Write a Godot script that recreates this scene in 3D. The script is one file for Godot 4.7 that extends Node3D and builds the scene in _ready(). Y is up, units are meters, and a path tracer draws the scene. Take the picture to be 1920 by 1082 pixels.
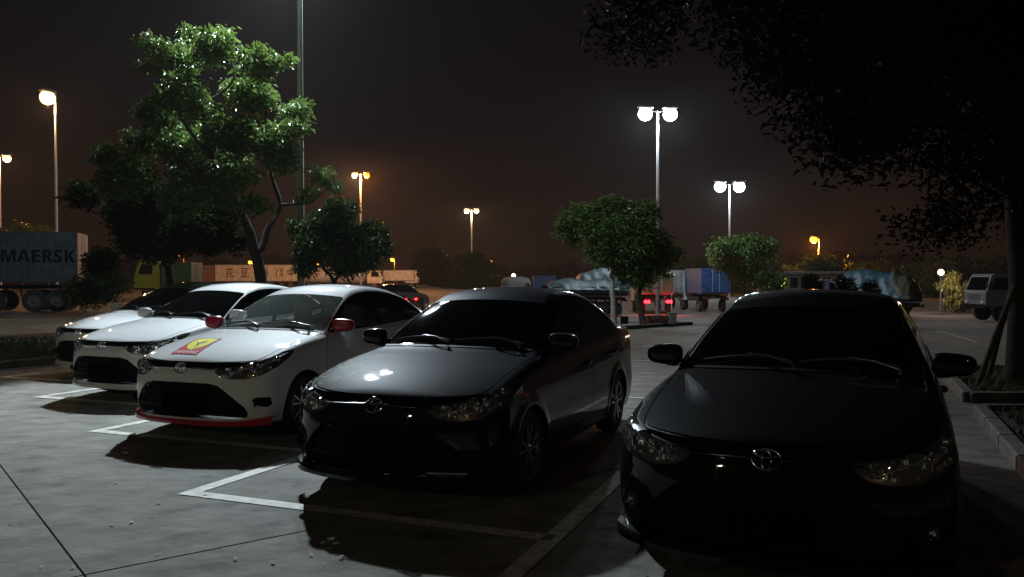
extends Node3D

# ---------------------------------------------------------------- mesh helpers
class MB:
	var v := PackedVector3Array()
	var n := PackedVector3Array()
	var u := PackedVector2Array()
	var i := PackedInt32Array()

	func vert(p: Vector3, nn: Vector3, uv := Vector2.ZERO) -> int:
		v.append(p); n.append(nn); u.append(uv)
		return v.size() - 1

	func tri(a: int, b: int, c: int) -> void:
		var g := (v[b] - v[a]).cross(v[c] - v[a])
		if g.dot(n[a] + n[b] + n[c]) > 0.0:
			i.append_array(PackedInt32Array([a, c, b]))
		else:
			i.append_array(PackedInt32Array([a, b, c]))

	func poly(ps: Array, out: Vector3, uvs: Array = []) -> void:
		var g: Vector3 = (ps[1] - ps[0]).cross(ps[2] - ps[0]).normalized()
		if g.dot(out) < 0.0:
			g = -g
		var b := v.size()
		for k in ps.size():
			vert(ps[k], g, uvs[k] if uvs.size() > k else Vector2.ZERO)
		for k in range(1, ps.size() - 1):
			tri(b, b + k, b + k + 1)

	func box(xf: Transform3D, size: Vector3, bev := 0.0) -> void:
		var h := size * 0.5
		var c := minf(bev, minf(h.x, minf(h.y, h.z)) * 0.8)
		var o := xf.origin
		for ax in 3:
			var bx := (ax + 1) % 3
			var cx := (ax + 2) % 3
			for s in [-1.0, 1.0]:
				var ps := []
				for q in [[-1, -1], [1, -1], [1, 1], [-1, 1]]:
					var p := Vector3.ZERO
					p[ax] = s * h[ax]
					p[bx] = q[0] * (h[bx] - c)
					p[cx] = q[1] * (h[cx] - c)
					ps.append(xf * p)
				poly(ps, (ps[0] + ps[2]) * 0.5 - o)
		if c <= 0.0:
			return
		for ax in 3:
			var bx := (ax + 1) % 3
			var cx := (ax + 2) % 3
			for sb in [-1.0, 1.0]:
				for sc in [-1.0, 1.0]:
					var ps := []
					for q in [[-1, 0], [1, 0], [1, 1], [-1, 1]]:
						var p := Vector3.ZERO
						p[ax] = q[0] * (h[ax] - c)
						p[bx] = sb * (h[bx] - (c if q[1] == 1 else 0.0))
						p[cx] = sc * (h[cx] - (0.0 if q[1] == 1 else c))
						ps.append(xf * p)
					poly(ps, (ps[0] + ps[2]) * 0.5 - o)
		for sx in [-1.0, 1.0]:
			for sy in [-1.0, 1.0]:
				for sz in [-1.0, 1.0]:
					var ps := [xf * Vector3(sx * h.x, sy * (h.y - c), sz * (h.z - c)), xf * Vector3(sx * (h.x - c), sy * h.y, sz * (h.z - c)), xf * Vector3(sx * (h.x - c), sy * (h.y - c), sz * h.z)]
					poly(ps, (ps[0] + ps[1] + ps[2]) / 3.0 - o)

	func bx(x: float, y: float, z: float, sx: float, sy: float, sz: float, bev := 0.0) -> void:
		box(Transform3D(Basis(), Vector3(x, y, z)), Vector3(sx, sy, sz), bev)

	func bar(a: Vector3, b: Vector3, w: float, h: float, bev := 0.0) -> void:
		var d := (b - a).normalized()
		var up := Vector3.UP if absf(d.y) < 0.95 else Vector3.RIGHT
		var z := d.cross(up).normalized()
		var y := z.cross(d).normalized()
		box(Transform3D(Basis(d, y, z), (a + b) * 0.5), Vector3(a.distance_to(b), h, w), bev)

	func tube(ps: Array, rs: Array, sides := 8, caps := true, flat := 1.0) -> void:
		var m := ps.size()
		var side := Vector3.ZERO
		var b0 := v.size()
		for k in m:
			var d: Vector3 = (ps[mini(k + 1, m - 1)] - ps[maxi(k - 1, 0)]).normalized()
			if side == Vector3.ZERO:
				side = d.cross(Vector3.UP if absf(d.y) < 0.9 else Vector3.RIGHT).normalized()
			side = (side - d * side.dot(d)).normalized()
			var up := d.cross(side)
			var r: float = rs[mini(k, rs.size() - 1)]
			for s in sides:
				var a := TAU * s / sides
				var nn := side * cos(a) + up * sin(a)
				vert(ps[k] + side * cos(a) * r + up * sin(a) * r * flat, nn)
		for k in m - 1:
			for s in sides:
				var a := b0 + k * sides + s
				var b := b0 + k * sides + (s + 1) % sides
				tri(a, b, b + sides); tri(a, b + sides, a + sides)
		if caps:
			for e in [0, m - 1]:
				var d: Vector3 = (ps[e] - ps[1 if e == 0 else m - 2]).normalized()
				var c := vert(ps[e], d)
				var f := v.size()
				for s in sides:
					vert(v[b0 + e * sides + s], d)
				for s in sides:
					tri(c, f + s, f + (s + 1) % sides)

	func lathe(prof: Array, xf: Transform3D, segs := 24) -> void:
		# prof: Vector2(radius, height) along local y
		var m := prof.size()
		for k in m - 1:
			var p0: Vector2 = prof[k]
			var p1: Vector2 = prof[k + 1]
			var t := p1 - p0
			if t.length() < 1e-6:
				continue
			var nn := Vector2(t.y, -t.x).normalized()
			var n0 := nn
			var n1 := nn
			if k > 0:
				var tp: Vector2 = p0 - prof[k - 1]
				if tp.length() > 1e-6 and tp.normalized().dot(t.normalized()) > 0.7:
					n0 = (Vector2(tp.y, -tp.x).normalized() + nn).normalized()
			if k < m - 2:
				var tq: Vector2 = prof[k + 2] - p1
				if tq.length() > 1e-6 and tq.normalized().dot(t.normalized()) > 0.7:
					n1 = (Vector2(tq.y, -tq.x).normalized() + nn).normalized()
			var b := v.size()
			for s in segs + 1:
				var a := TAU * s / segs
				var c := cos(a)
				var q := sin(a)
				vert(xf * Vector3(p0.x * c, p0.y, p0.x * q), (xf.basis * Vector3(n0.x * c, n0.y, n0.x * q)).normalized())
				vert(xf * Vector3(p1.x * c, p1.y, p1.x * q), (xf.basis * Vector3(n1.x * c, n1.y, n1.x * q)).normalized())
			for s in segs:
				var e := b + s * 2
				tri(e, e + 1, e + 3); tri(e, e + 3, e + 2)

	func blob(xf: Transform3D, ex := 1.0, nu := 16, nv := 10, taper := 0.0) -> void:
		# superellipsoid of unit half sizes, tapered along local z
		var b := v.size()
		for k in nv + 1:
			var la := -PI / 2 + PI * k / nv
			for s in nu + 1:
				var lo := TAU * s / nu
				var c := Vector3(cos(la) * cos(lo), sin(la), cos(la) * sin(lo))
				var p := Vector3(signf(c.x) * pow(absf(c.x), ex), signf(c.y) * pow(absf(c.y), ex), signf(c.z) * pow(absf(c.z), ex))
				var g := 1.0 - taper * (p.z + 1.0) * 0.5
				var ep := 2.0 / ex - 1.0
				var nn := Vector3(signf(p.x) * pow(absf(p.x), ep), signf(p.y) * pow(absf(p.y), ep), signf(p.z) * pow(absf(p.z), ep) + taper * 0.3)
				nn = (xf.basis.inverse().transposed() * nn).normalized()
				vert(xf * Vector3(p.x * g, p.y * g, p.z), nn)
		for k in nv:
			for s in nu:
				var a := b + k * (nu + 1) + s
				tri(a, a + 1, a + nu + 2); tri(a, a + nu + 2, a + nu + 1)

	func grid(f: Callable, nu: int, nv: int, out: Vector3) -> void:
		var b := v.size()
		for k in nv + 1:
			for s in nu + 1:
				vert(f.call(float(s) / nu, float(k) / nv), out, Vector2(float(s) / nu, float(k) / nv))
		for k in nv + 1:
			for s in nu + 1:
				var a := b + k * (nu + 1) + s
				var du := v[a + (1 if s < nu else 0)] - v[a - (1 if s > 0 else 0)]
				var dv := v[a + (nu + 1 if k < nv else 0)] - v[a - (nu + 1 if k > 0 else 0)]
				var g := du.cross(dv).normalized()
				n[a] = g if g.dot(out) >= 0.0 else -g
		for k in nv:
			for s in nu:
				var a := b + k * (nu + 1) + s
				tri(a, a + 1, a + nu + 2); tri(a, a + nu + 2, a + nu + 1)

	func mesh() -> ArrayMesh:
		var arr := []
		arr.resize(Mesh.ARRAY_MAX)
		arr[Mesh.ARRAY_VERTEX] = v
		arr[Mesh.ARRAY_NORMAL] = n
		arr[Mesh.ARRAY_TEX_UV] = u
		arr[Mesh.ARRAY_INDEX] = i
		var m := ArrayMesh.new()
		m.add_surface_from_arrays(Mesh.PRIMITIVE_TRIANGLES, arr)
		return m


class Tab:
	# a smooth curve through (x, y) pairs, sampled into a table
	var x0 := 0.0
	var inv := 1.0
	var t := PackedFloat32Array()

	func _init(p: Array, count := 500) -> void:
		var m := p.size()
		var sl := []
		for k in m - 1:
			sl.append((p[k + 1].y - p[k].y) / (p[k + 1].x - p[k].x))
		var tn := [sl[0]]
		for k in range(1, m - 1):
			tn.append(0.0 if sl[k - 1] * sl[k] <= 0.0 else 2.0 * sl[k - 1] * sl[k] / (sl[k - 1] + sl[k]))
		tn.append(sl[m - 2])
		x0 = p[0].x
		var x1: float = p[m - 1].x
		inv = count / (x1 - x0)
		var j := 0
		for k in count + 1:
			var x := x0 + (x1 - x0) * k / count
			while j < m - 2 and x > p[j + 1].x:
				j += 1
			var h: float = p[j + 1].x - p[j].x
			var s: float = (x - p[j].x) / h
			var a: float = (1 + 2 * s) * (1 - s) * (1 - s) * p[j].y + s * (1 - s) * (1 - s) * h * tn[j]
			t.append(a + s * s * (3 - 2 * s) * p[j + 1].y + s * s * (s - 1) * h * tn[j + 1])

	func at(x: float) -> float:
		var f := clampf((x - x0) * inv, 0.0, t.size() - 1.001)
		var k := int(f)
		return lerpf(t[k], t[k + 1], f - k)


# ---------------------------------------------------------------- scene helpers
var used := {}
var M := {}
var rng := RandomNumberGenerator.new()

func numbered(called: String) -> String:
	var k: int = used.get(called, 0)
	used[called] = k + 1
	return called if k == 0 else "%s_%03d" % [called, k]

func tag(o: Node3D, label: String, category := "", group := "", kind := "") -> Node3D:
	if label: o.set_meta("label", label)
	if category: o.set_meta("category", category)
	if group: o.set_meta("group", group)
	if kind: o.set_meta("kind", kind)
	return o

func thing(called: String, at: Vector3, turn: float, label: String, category: String, group := "") -> Node3D:
	var o := Node3D.new()
	o.name = numbered(called)
	add_child(o)
	o.position = at
	o.rotation.y = turn
	return tag(o, label, category, group)

func part(called: String, shape, m: Material, parent: Node3D) -> MeshInstance3D:
	var o := MeshInstance3D.new()
	o.name = called
	o.mesh = shape.mesh() if shape is MB else shape
	o.material_override = m
	parent.add_child(o, true)
	return o

func struct(called: String, shape, m: Material, label := "") -> MeshInstance3D:
	var o := MeshInstance3D.new()
	o.name = numbered(called)
	o.mesh = shape.mesh() if shape is MB else shape
	o.material_override = m
	add_child(o)
	tag(o, label, "", "", "structure")
	return o

func mat(r: float, g: float, b: float, rough: float, metal := 0.0) -> StandardMaterial3D:
	# linear base colour
	var m := StandardMaterial3D.new()
	m.albedo_color = Color(r, g, b).linear_to_srgb()
	m.roughness = rough
	m.metallic = metal
	return m

func coat(m: StandardMaterial3D, amount := 1.0, rough := 0.03) -> StandardMaterial3D:
	m.clearcoat_enabled = true
	m.clearcoat = amount
	m.clearcoat_roughness = rough
	return m

func glass(r: float, g: float, b: float, alpha: float, rough := 0.02) -> StandardMaterial3D:
	var m := mat(r, g, b, rough)
	m.albedo_color.a = alpha
	m.transparency = BaseMaterial3D.TRANSPARENCY_ALPHA
	return m

func glow(r: float, g: float, b: float, energy: float) -> StandardMaterial3D:
	var m := mat(r * 0.5, g * 0.5, b * 0.5, 0.4)
	m.emission_enabled = true
	m.emission = Color(r, g, b)
	m.emission_energy_multiplier = energy
	return m

func noise_tex(s: int, freq: float, lo: Color, hi: Color, size := 512, oct := 5, kind := FastNoiseLite.TYPE_SIMPLEX_SMOOTH) -> NoiseTexture2D:
	var f := FastNoiseLite.new()
	f.seed = s
	f.noise_type = kind
	f.frequency = freq
	f.fractal_octaves = oct
	var t := NoiseTexture2D.new()
	t.noise = f
	t.width = size
	t.height = size
	t.seamless = true
	var gr := Gradient.new()
	gr.set_color(0, lo)
	gr.set_color(1, hi)
	t.color_ramp = gr
	return t

func noise_bump(s: int, freq: float, strength: float, size := 512) -> NoiseTexture2D:
	var f := FastNoiseLite.new()
	f.seed = s
	f.frequency = freq
	f.fractal_octaves = 5
	var t := NoiseTexture2D.new()
	t.noise = f
	t.width = size
	t.height = size
	t.seamless = true
	t.as_normal_map = true
	t.bump_strength = strength
	return t

func grey(x: float) -> Color:
	return Color(x, x, x)

func rough_surface(r: float, g: float, b: float, s: int, scale: float, lo: float, hi: float, rough: float, bump := 2.0) -> StandardMaterial3D:
	# a worn surface: base colour times a noise, with fine relief, mapped in world space
	var m := mat(r, g, b, rough)
	m.albedo_texture = noise_tex(s, 0.012, grey(lo), grey(hi))
	m.normal_enabled = true
	m.normal_texture = noise_bump(s + 1, 0.06, bump)
	m.normal_scale = 0.6
	m.uv1_triplanar = true
	m.uv1_world_triplanar = true
	m.uv1_scale = Vector3.ONE * scale
	return m

static func smax(a: float, b: float, k: float) -> float:
	var h := maxf(k - absf(a - b), 0.0) / k
	return maxf(a, b) + h * h * k * 0.25

static func pol(x: float, y: float, p: PackedVector2Array) -> float:
	# signed distance to a polygon, positive inside
	var d := 1e9
	var ins := false
	var j := p.size() - 1
	for k in p.size():
		var a := p[k]
		var b := p[j]
		var ex := b.x - a.x
		var ey := b.y - a.y
		var wx := x - a.x
		var wy := y - a.y
		var t := clampf((wx * ex + wy * ey) / (ex * ex + ey * ey), 0.0, 1.0)
		var qx := wx - ex * t
		var qy := wy - ey * t
		d = minf(d, qx * qx + qy * qy)
		if (a.y > y) != (b.y > y) and x < ex * (y - a.y) / ey + a.x:
			ins = not ins
		j = k
	return sqrt(d) if ins else -sqrt(d)

# ---------------------------------------------------------------- the saloon car
# own axes: x from the nose to the rear, y up, z to the car's left; the two halves mirror
var YC: Tab
var WB: Tab
var SEC: Tab
var NOSE: Tab
var TAIL: Tab
var BELT: Tab
const K_LAMP := 265.0
const AX_F := 0.83
const AX_R := 3.38
const HUB := 0.298

func car_curves() -> void:
	YC = Tab.new([Vector2(-0.3, 0.55), Vector2(0.0, 0.715), Vector2(0.1, 0.765), Vector2(0.3, 0.835), Vector2(0.6, 0.908), Vector2(0.9, 0.957), Vector2(1.1, 0.985), Vector2(1.22, 1.02), Vector2(1.5, 1.16), Vector2(1.75, 1.285), Vector2(1.97, 1.385), Vector2(2.12, 1.432), Vector2(2.3, 1.46), Vector2(2.55, 1.473), Vector2(2.8, 1.467), Vector2(3.05, 1.44), Vector2(3.3, 1.38), Vector2(3.52, 1.285), Vector2(3.73, 1.165), Vector2(3.88, 1.092), Vector2(4.02, 1.065), Vector2(4.2, 1.062), Vector2(4.32, 1.06), Vector2(4.5, 0.98)])
	WB = Tab.new([Vector2(-0.1, 0.8), Vector2(0.4, 0.838), Vector2(1.0, 0.848), Vector2(2.4, 0.85), Vector2(3.5, 0.845), Vector2(4.1, 0.82), Vector2(4.5, 0.77)])
	SEC = Tab.new([Vector2(0.1, -0.1), Vector2(0.2, -0.045), Vector2(0.27, -0.03), Vector2(0.34, -0.012), Vector2(0.46, 0.0), Vector2(0.6, -0.006), Vector2(0.72, -0.006), Vector2(0.76, -0.012), Vector2(0.86, -0.032), Vector2(0.925, -0.055), Vector2(0.955, -0.082), Vector2(1.05, -0.122), Vector2(1.2, -0.196), Vector2(1.35, -0.285), Vector2(1.48, -0.38)])
	NOSE = Tab.new([Vector2(0.1, 0.14), Vector2(0.19, 0.07), Vector2(0.26, 0.035), Vector2(0.38, 0.01), Vector2(0.5, 0.004), Vector2(0.6, 0.014), Vector2(0.68, 0.034), Vector2(0.74, 0.062), Vector2(0.8, 0.12), Vector2(0.95, 0.4)])
	TAIL = Tab.new([Vector2(0.1, 0.2), Vector2(0.2, 0.1), Vector2(0.32, 0.02), Vector2(0.48, 0.0), Vector2(0.62, 0.008), Vector2(0.7, 0.05), Vector2(0.85, 0.045), Vector2(0.98, 0.03), Vector2(1.06, 0.05), Vector2(1.2, 0.2)])
	BELT = Tab.new([Vector2(0.0, 0.93), Vector2(1.2, 0.945), Vector2(2.4, 0.985), Vector2(3.6, 1.03), Vector2(4.5, 1.04)])

func bow(x: float) -> float:
	return lerpf(0.30, -0.22, smoothstep(2.0, 3.1, x))

func top_y(x: float, z: float) -> float:
	var zz := z * z
	return YC.at(x - bow(x) * zz) - (0.05 + 0.1 * smoothstep(1.6, 2.2, x) * smoothstep(3.9, 3.2, x)) * zz

func half_w(x: float, y: float) -> float:
	var yy := y - (BELT.at(x) - 0.955) * smoothstep(0.55, 0.95, y)
	var w := WB.at(x) + SEC.at(yy)
	if y < 0.75:
		for c in [AX_F, AX_R]:
			var dx: float = x - c
			if absf(dx) < 0.5:
				var q := (sqrt(dx * dx + (y - HUB) * (y - HUB)) - 0.345) / 0.055
				w += 0.016 * exp(-q * q)
	return w

func nose_x(y: float, z: float) -> float:
	var zz := z * z
	return NOSE.at(y) + 0.11 * zz + 0.54 * zz * zz

func tail_x(y: float, z: float) -> float:
	var zz := z * z
	return 4.41 - TAIL.at(y) - 0.1 * zz - 0.5 * zz * zz

func car_f(x: float, y: float, z: float) -> float:
	var a := z - half_w(x, y)
	var t := (y - top_y(x, z)) * 0.88
	var m := smax(a, t, 0.06)
	if x < 1.3:
		m = smax(m, (nose_x(y, z) - x) * 0.9, 0.06)
	if x > 3.2:
		m = smax(m, (x - tail_x(y, z)) * 0.9, 0.07)
	return smax(m, 0.17 - y, 0.03)

var CV := PackedVector3Array()
var CN := PackedVector3Array()
var CT := []            # triangles still uncut

func car_shell() -> void:
	var st := []        # stations: (spine x, angle towards the end)
	for k in range(46, 0, -1):
		st.append([0.95, -PI / 2 * k / 46.0])
	for k in 85:
		st.append([0.95 + 2.5 * k / 84.0, 0.0])
	for k in range(1, 33):
		st.append([3.45, PI / 2 * k / 32.0])
	var nf := 90
	for s in st:
		for j in nf + 1:
			var phi := deg_to_rad(-90.0 + 180.0 * j / nf)
			var ce := cos(s[1])
			var d := Vector3(sin(s[1]), ce * sin(phi), ce * cos(phi))
			var lo := 0.05
			var hi := 1.25
			for it in 15:
				var m := (lo + hi) * 0.5
				if car_f(s[0] + d.x * m, 0.6 + d.y * m, d.z * m) < 0.0:
					lo = m
				else:
					hi = m
			var p := Vector3(s[0], 0.6, 0.0) + d * ((lo + hi) * 0.5)
			if j == nf or j == 0:
				p.z = 0.0
			var e := 0.006
			var g := Vector3(car_f(p.x + e, p.y, p.z) - car_f(p.x - e, p.y, p.z), car_f(p.x, p.y + e, p.z) - car_f(p.x, p.y - e, p.z), car_f(p.x, p.y, p.z + e) - car_f(p.x, p.y, p.z - e))
			if j == nf or j == 0 or p.z < 0.002:
				g.z = 0.0
			CV.append(p)
			CN.append(g.normalized())
	for s in st.size() - 1:
		for j in nf:
			var a := s * (nf + 1) + j
			var b := a + nf + 1
			if (j + s) % 2 == 0:
				CT.append(Vector3i(a, b, b + 1)); CT.append(Vector3i(a, b + 1, a + 1))
			else:
				CT.append(Vector3i(a, b, a + 1)); CT.append(Vector3i(b, b + 1, a + 1))

func cut(tris: Array, f: Callable) -> Array:
	# splits triangles along f = 0: [inside, outside]
	var val := {}
	var edge := {}
	var ins := []
	var out := []
	for t: Vector3i in tris:
		var q := [t.x, t.y, t.z]
		var m := 0
		for a in q:
			if not val.has(a):
				var r: float = f.call(CV[a])
				val[a] = r if absf(r) > 1e-5 else 1e-5
			if val[a] > 0.0:
				m += 1
		if m == 3:
			ins.append(t)
		elif m == 0:
			out.append(t)
		else:
			var k := 0
			while (val[q[k]] > 0.0) != (m == 1):
				k += 1
			var a: int = q[k]
			var b: int = q[(k + 1) % 3]
			var c: int = q[(k + 2) % 3]
			var ab := split(a, b, val, edge)
			var ac := split(a, c, val, edge)
			var one := [Vector3i(a, ab, ac)]
			var two := [Vector3i(ab, b, c), Vector3i(ab, c, ac)]
			if m == 1:
				ins.append_array(one); out.append_array(two)
			else:
				out.append_array(one); ins.append_array(two)
	return [ins, out]

func split(a: int, b: int, val: Dictionary, edge: Dictionary) -> int:
	var key := Vector2i(mini(a, b), maxi(a, b))
	if edge.has(key):
		return edge[key]
	var t: float = val[a] / (val[a] - val[b])
	CV.append(CV[a].lerp(CV[b], t))
	CN.append(CN[a].lerp(CN[b], t).normalized())
	edge[key] = CV.size() - 1
	return CV.size() - 1

func skin(tris: Array, sides: Array, push := 0.0) -> ArrayMesh:
	# the triangles as a mesh: on the left (1), mirrored on the right (-1) or both
	var b := MB.new()
	for s: float in sides:
		var at := {}
		for t: Vector3i in tris:
			var q := []
			for a in [t.x, t.y, t.z]:
				if not at.has(a):
					var p := CV[a] + CN[a] * push
					at[a] = b.vert(Vector3(p.x, p.y, p.z * s), Vector3(CN[a].x, CN[a].y, CN[a].z * s))
				q.append(at[a])
			if s > 0:
				b.i.append_array(PackedInt32Array([q[0], q[1], q[2]]))
			else:
				b.i.append_array(PackedInt32Array([q[0], q[2], q[1]]))
	# winding: clockwise fronts
	if b.i.size() > 2:
		var bad := 0
		for k in range(0, mini(b.i.size(), 900), 3):
			var g := (b.v[b.i[k + 1]] - b.v[b.i[k]]).cross(b.v[b.i[k + 2]] - b.v[b.i[k]])
			bad += 1 if g.dot(b.n[b.i[k]]) > 0.0 else -1
		if bad > 0:
			for k in range(0, b.i.size(), 3):
				var w := b.i[k]
				b.i[k] = b.i[k + 1]
				b.i[k + 1] = w
	return b.mesh()

func pts(a: Array) -> PackedVector2Array:
	var p := PackedVector2Array()
	for k in range(0, a.size(), 2):
		p.append(Vector2(a[k], a[k + 1]))
	return p

func frontal(p: Vector3, po: PackedVector2Array, off := 0.0) -> float:
	if p.x > 1.1:
		return -1.0
	return pol(p.z + 0.9 * p.x, p.y, po) + off

func rearward(p: Vector3, po: PackedVector2Array) -> float:
	if p.x < 3.5:
		return -1.0
	return pol(p.z + 0.9 * (4.41 - p.x), p.y, po)

func lateral(p: Vector3, po: PackedVector2Array, off := 0.0) -> float:
	if p.z < 0.3:
		return -1.0
	return pol(p.x, p.y, po) + off

func screen_f(p: Vector3) -> float:
	if p.y < 0.9 or p.x < 0.9 or p.x > 2.4:
		return -1.0
	var uu := p.x - 0.30 * p.z * p.z
	var side := (0.715 - (uu - 1.2) * 0.235 - p.z)
	return -smax(smax(1.195 - uu, uu - 1.925, 0.03), -side, 0.05)

func back_f(p: Vector3) -> float:
	if p.y < 0.95 or p.x < 2.9:
		return -1.0
	var uu := p.x + 0.22 * p.z * p.z
	return -smax(smax(3.16 - uu, uu - 3.81, 0.03), p.z - 0.52 - (uu - 3.12) * 0.16, 0.06)

func hood_f(p: Vector3) -> float:
	if p.x > 1.35 or p.y < 0.7:
		return -1.0
	var uu := p.x - 0.30 * p.z * p.z
	var s := p.z + 0.9 * p.x
	var lead := p.y - (0.7525 - 0.016 * s + 0.03 * s * s)
	return -smax(smax(-lead, uu - 1.165, 0.02), p.z - 0.69 - 0.03 * p.x, 0.05)

func trunk_f(p: Vector3) -> float:
	if p.x < 3.7 or p.y < 0.6:
		return -1.0
	return -smax(smax(3.86 - p.x - 0.22 * p.z * p.z, 0.74 - p.y, 0.02), p.z - 0.62, 0.05)

var CM := {}            # the car's meshes by part

func car_meshes() -> void:
	car_curves()
	car_shell()
	var both := [1.0, -1.0]
	var rest := CT
	var r: Array
	for c in [AX_F, AX_R]:
		r = cut(rest, func(p: Vector3) -> float: return -1.0 if p.z < 0.4 else 0.338 - Vector2(p.x - c, p.y - HUB).length())
		rest = r[1]
	var gaps := []
	# glass
	r = cut(rest, screen_f); rest = r[1]
	var g: Array = cut(r[0], func(p: Vector3) -> float: return screen_f(p) - 0.007)
	CM.windscreen = skin(g[0], both); gaps.append_array(g[1])
	r = cut(rest, back_f); rest = r[1]
	g = cut(r[0], func(p: Vector3) -> float: return back_f(p) - 0.007)
	CM.rear_window = skin(g[0], both); gaps.append_array(g[1])
	var dlo := pts([1.37, 0.972, 1.47, 0.965, 2.4, 0.995, 3.35, 1.035, 3.58, 1.062, 3.53, 1.125, 3.40, 1.225, 3.22, 1.305, 2.97, 1.358, 2.7, 1.382, 2.45, 1.385, 2.25, 1.37, 2.05, 1.325, 1.85, 1.245, 1.6, 1.115])
	r = cut(rest, func(p: Vector3) -> float: return lateral(p, dlo)); rest = r[1]
	var trim: Array = r[0]
	var w1 := pts([1.60, 0.988, 2.40, 1.012, 2.37, 1.36, 2.24, 1.348, 2.06, 1.306, 1.86, 1.226, 1.66, 1.128])
	var w2 := pts([2.49, 1.016, 3.13, 1.045, 3.06, 1.312, 2.93, 1.341, 2.7, 1.366, 2.46, 1.366])
	var w3 := pts([3.185, 1.048, 3.47, 1.078, 3.34, 1.21, 3.12, 1.30])
	var names := ["front_window", "rear_door_window", "quarter_window"]
	var wp := [w1, w2, w3]
	for k in 3:
		var po: PackedVector2Array = wp[k]
		r = cut(trim, func(p: Vector3) -> float: return lateral(p, po)); trim = r[1]
		CM[names[k] + "1"] = skin(r[0], [1.0], -0.003)
		CM[names[k] + "-1"] = skin(r[0], [-1.0], -0.003)
	for s in both:
		CM["window_trim%d" % s] = skin(trim, [s], 0.001)
	# front end
	var lamp := pts([0.43, 0.672, 0.5, 0.628, 0.62, 0.606, 0.8, 0.606, 1.0, 0.638, 1.2, 0.706, 1.38, 0.79, 1.47, 0.86, 1.3, 0.838, 1.1, 0.79, 0.85, 0.748, 0.6, 0.722, 0.44, 0.71])
	r = cut(rest, func(p: Vector3) -> float: return frontal(p, lamp)); rest = r[1]
	g = cut(r[0], func(p: Vector3) -> float: return frontal(p, lamp, -0.005))
	gaps.append_array(g[1])
	for s in both:
		CM["lens%d" % s] = skin(g[0], [s])
		CM["lamp_housing%d" % s] = skin(r[0], [s], -0.028)
	var slot := pts([-0.3, 0.712, 0.2, 0.706, 0.43, 0.696, 0.46, 0.711, 0.62, 0.7225, 0.85, 0.7485, 0.95, 0.764, 0.75, 0.756, 0.45, 0.753, 0.2, 0.7525, -0.3, 0.7545])
	r = cut(rest, func(p: Vector3) -> float: return frontal(p, slot)); rest = r[1]
	CM.upper_grille = skin(r[0], both, -0.012)
	var under := pts([-0.3, 0.645, 0.2, 0.645, 0.36, 0.65, 0.43, 0.672, 0.41, 0.683, -0.3, 0.69])
	r = cut(rest, func(p: Vector3) -> float: return frontal(p, under)); rest = r[1]
	CM.lower_slot = skin(r[0], both, -0.01)
	var intake := pts([-0.4, 0.572, 0.36, 0.568, 0.47, 0.545, 0.62, 0.45, 0.79, 0.335, 0.83, 0.27, 0.80, 0.235, -0.4, 0.225])
	r = cut(rest, func(p: Vector3) -> float: return frontal(p, intake)); rest = r[1]
	CM.intake = skin(r[0], both, -0.05)
	var fog := pts([0.86, 0.405, 0.93, 0.435, 1.10, 0.425, 1.13, 0.36, 1.06, 0.33, 0.92, 0.355])
	r = cut(rest, func(p: Vector3) -> float: return frontal(p, fog)); rest = r[1]
	for s in both:
		CM["fog_bezel%d" % s] = skin(r[0], [s], -0.02)
	# rear end
	var tl := pts([0.50, 0.80, 0.7, 0.745, 1.0, 0.74, 1.2, 0.80, 1.28, 0.89, 1.2, 0.935, 0.95, 0.945, 0.55, 0.93])
	r = cut(rest, func(p: Vector3) -> float: return rearward(p, tl)); rest = r[1]
	for s in both:
		CM["tail_light%d" % s] = skin(r[0], [s], 0.004)
	# panels with gaps round them
	r = cut(rest, hood_f); rest = r[1]
	g = cut(r[0], func(p: Vector3) -> float: return hood_f(p) - 0.007)
	CM.hood = skin(g[0], both); gaps.append_array(g[1])
	r = cut(rest, trunk_f); rest = r[1]
	g = cut(r[0], func(p: Vector3) -> float: return trunk_f(p) - 0.007)
	CM.trunk_lid = skin(g[0], both); gaps.append_array(g[1])
	var d1 := pts([1.30, 0.93, 1.22, 0.72, 1.22, 0.42, 1.30, 0.30, 2.38, 0.30, 2.45, 0.50, 2.45, 1.25, 1.6, 1.05])
	var d2 := pts([2.46, 0.50, 2.40, 0.30, 2.98, 0.30, 3.03, 0.46, 3.16, 0.62, 3.36, 0.70, 3.42, 0.95, 3.41, 1.09, 3.1, 1.2, 2.46, 1.25])
	var dn := ["front_door", "rear_door"]
	for k in 2:
		var po: PackedVector2Array = [d1, d2][k]
		r = cut(rest, func(p: Vector3) -> float: return lateral(p, po)); rest = r[1]
		g = cut(r[0], func(p: Vector3) -> float: return lateral(p, po, -0.006))
		gaps.append_array(g[1])
		for s in both:
			CM[dn[k] + "%d" % s] = skin(g[0], [s])
	r = cut(rest, func(p: Vector3) -> float: return minf(p.y - 1.045, 3.78 - p.x)); rest = r[1]
	CM.roof = skin(r[0], both)
	CM.body = skin(rest, both)
	CM.panel_gap = skin(gaps, both, -0.005)
	# small separate shapes
	var b := MB.new()
	b.lathe([Vector2(0.0, 0.02), Vector2(0.03, 0.014), Vector2(0.034, 0.004), Vector2(0.042, 0.0), Vector2(0.046, 0.02)], Transform3D(Basis(), Vector3.ZERO), 16)
	CM.fog_lens = b.mesh()
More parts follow.
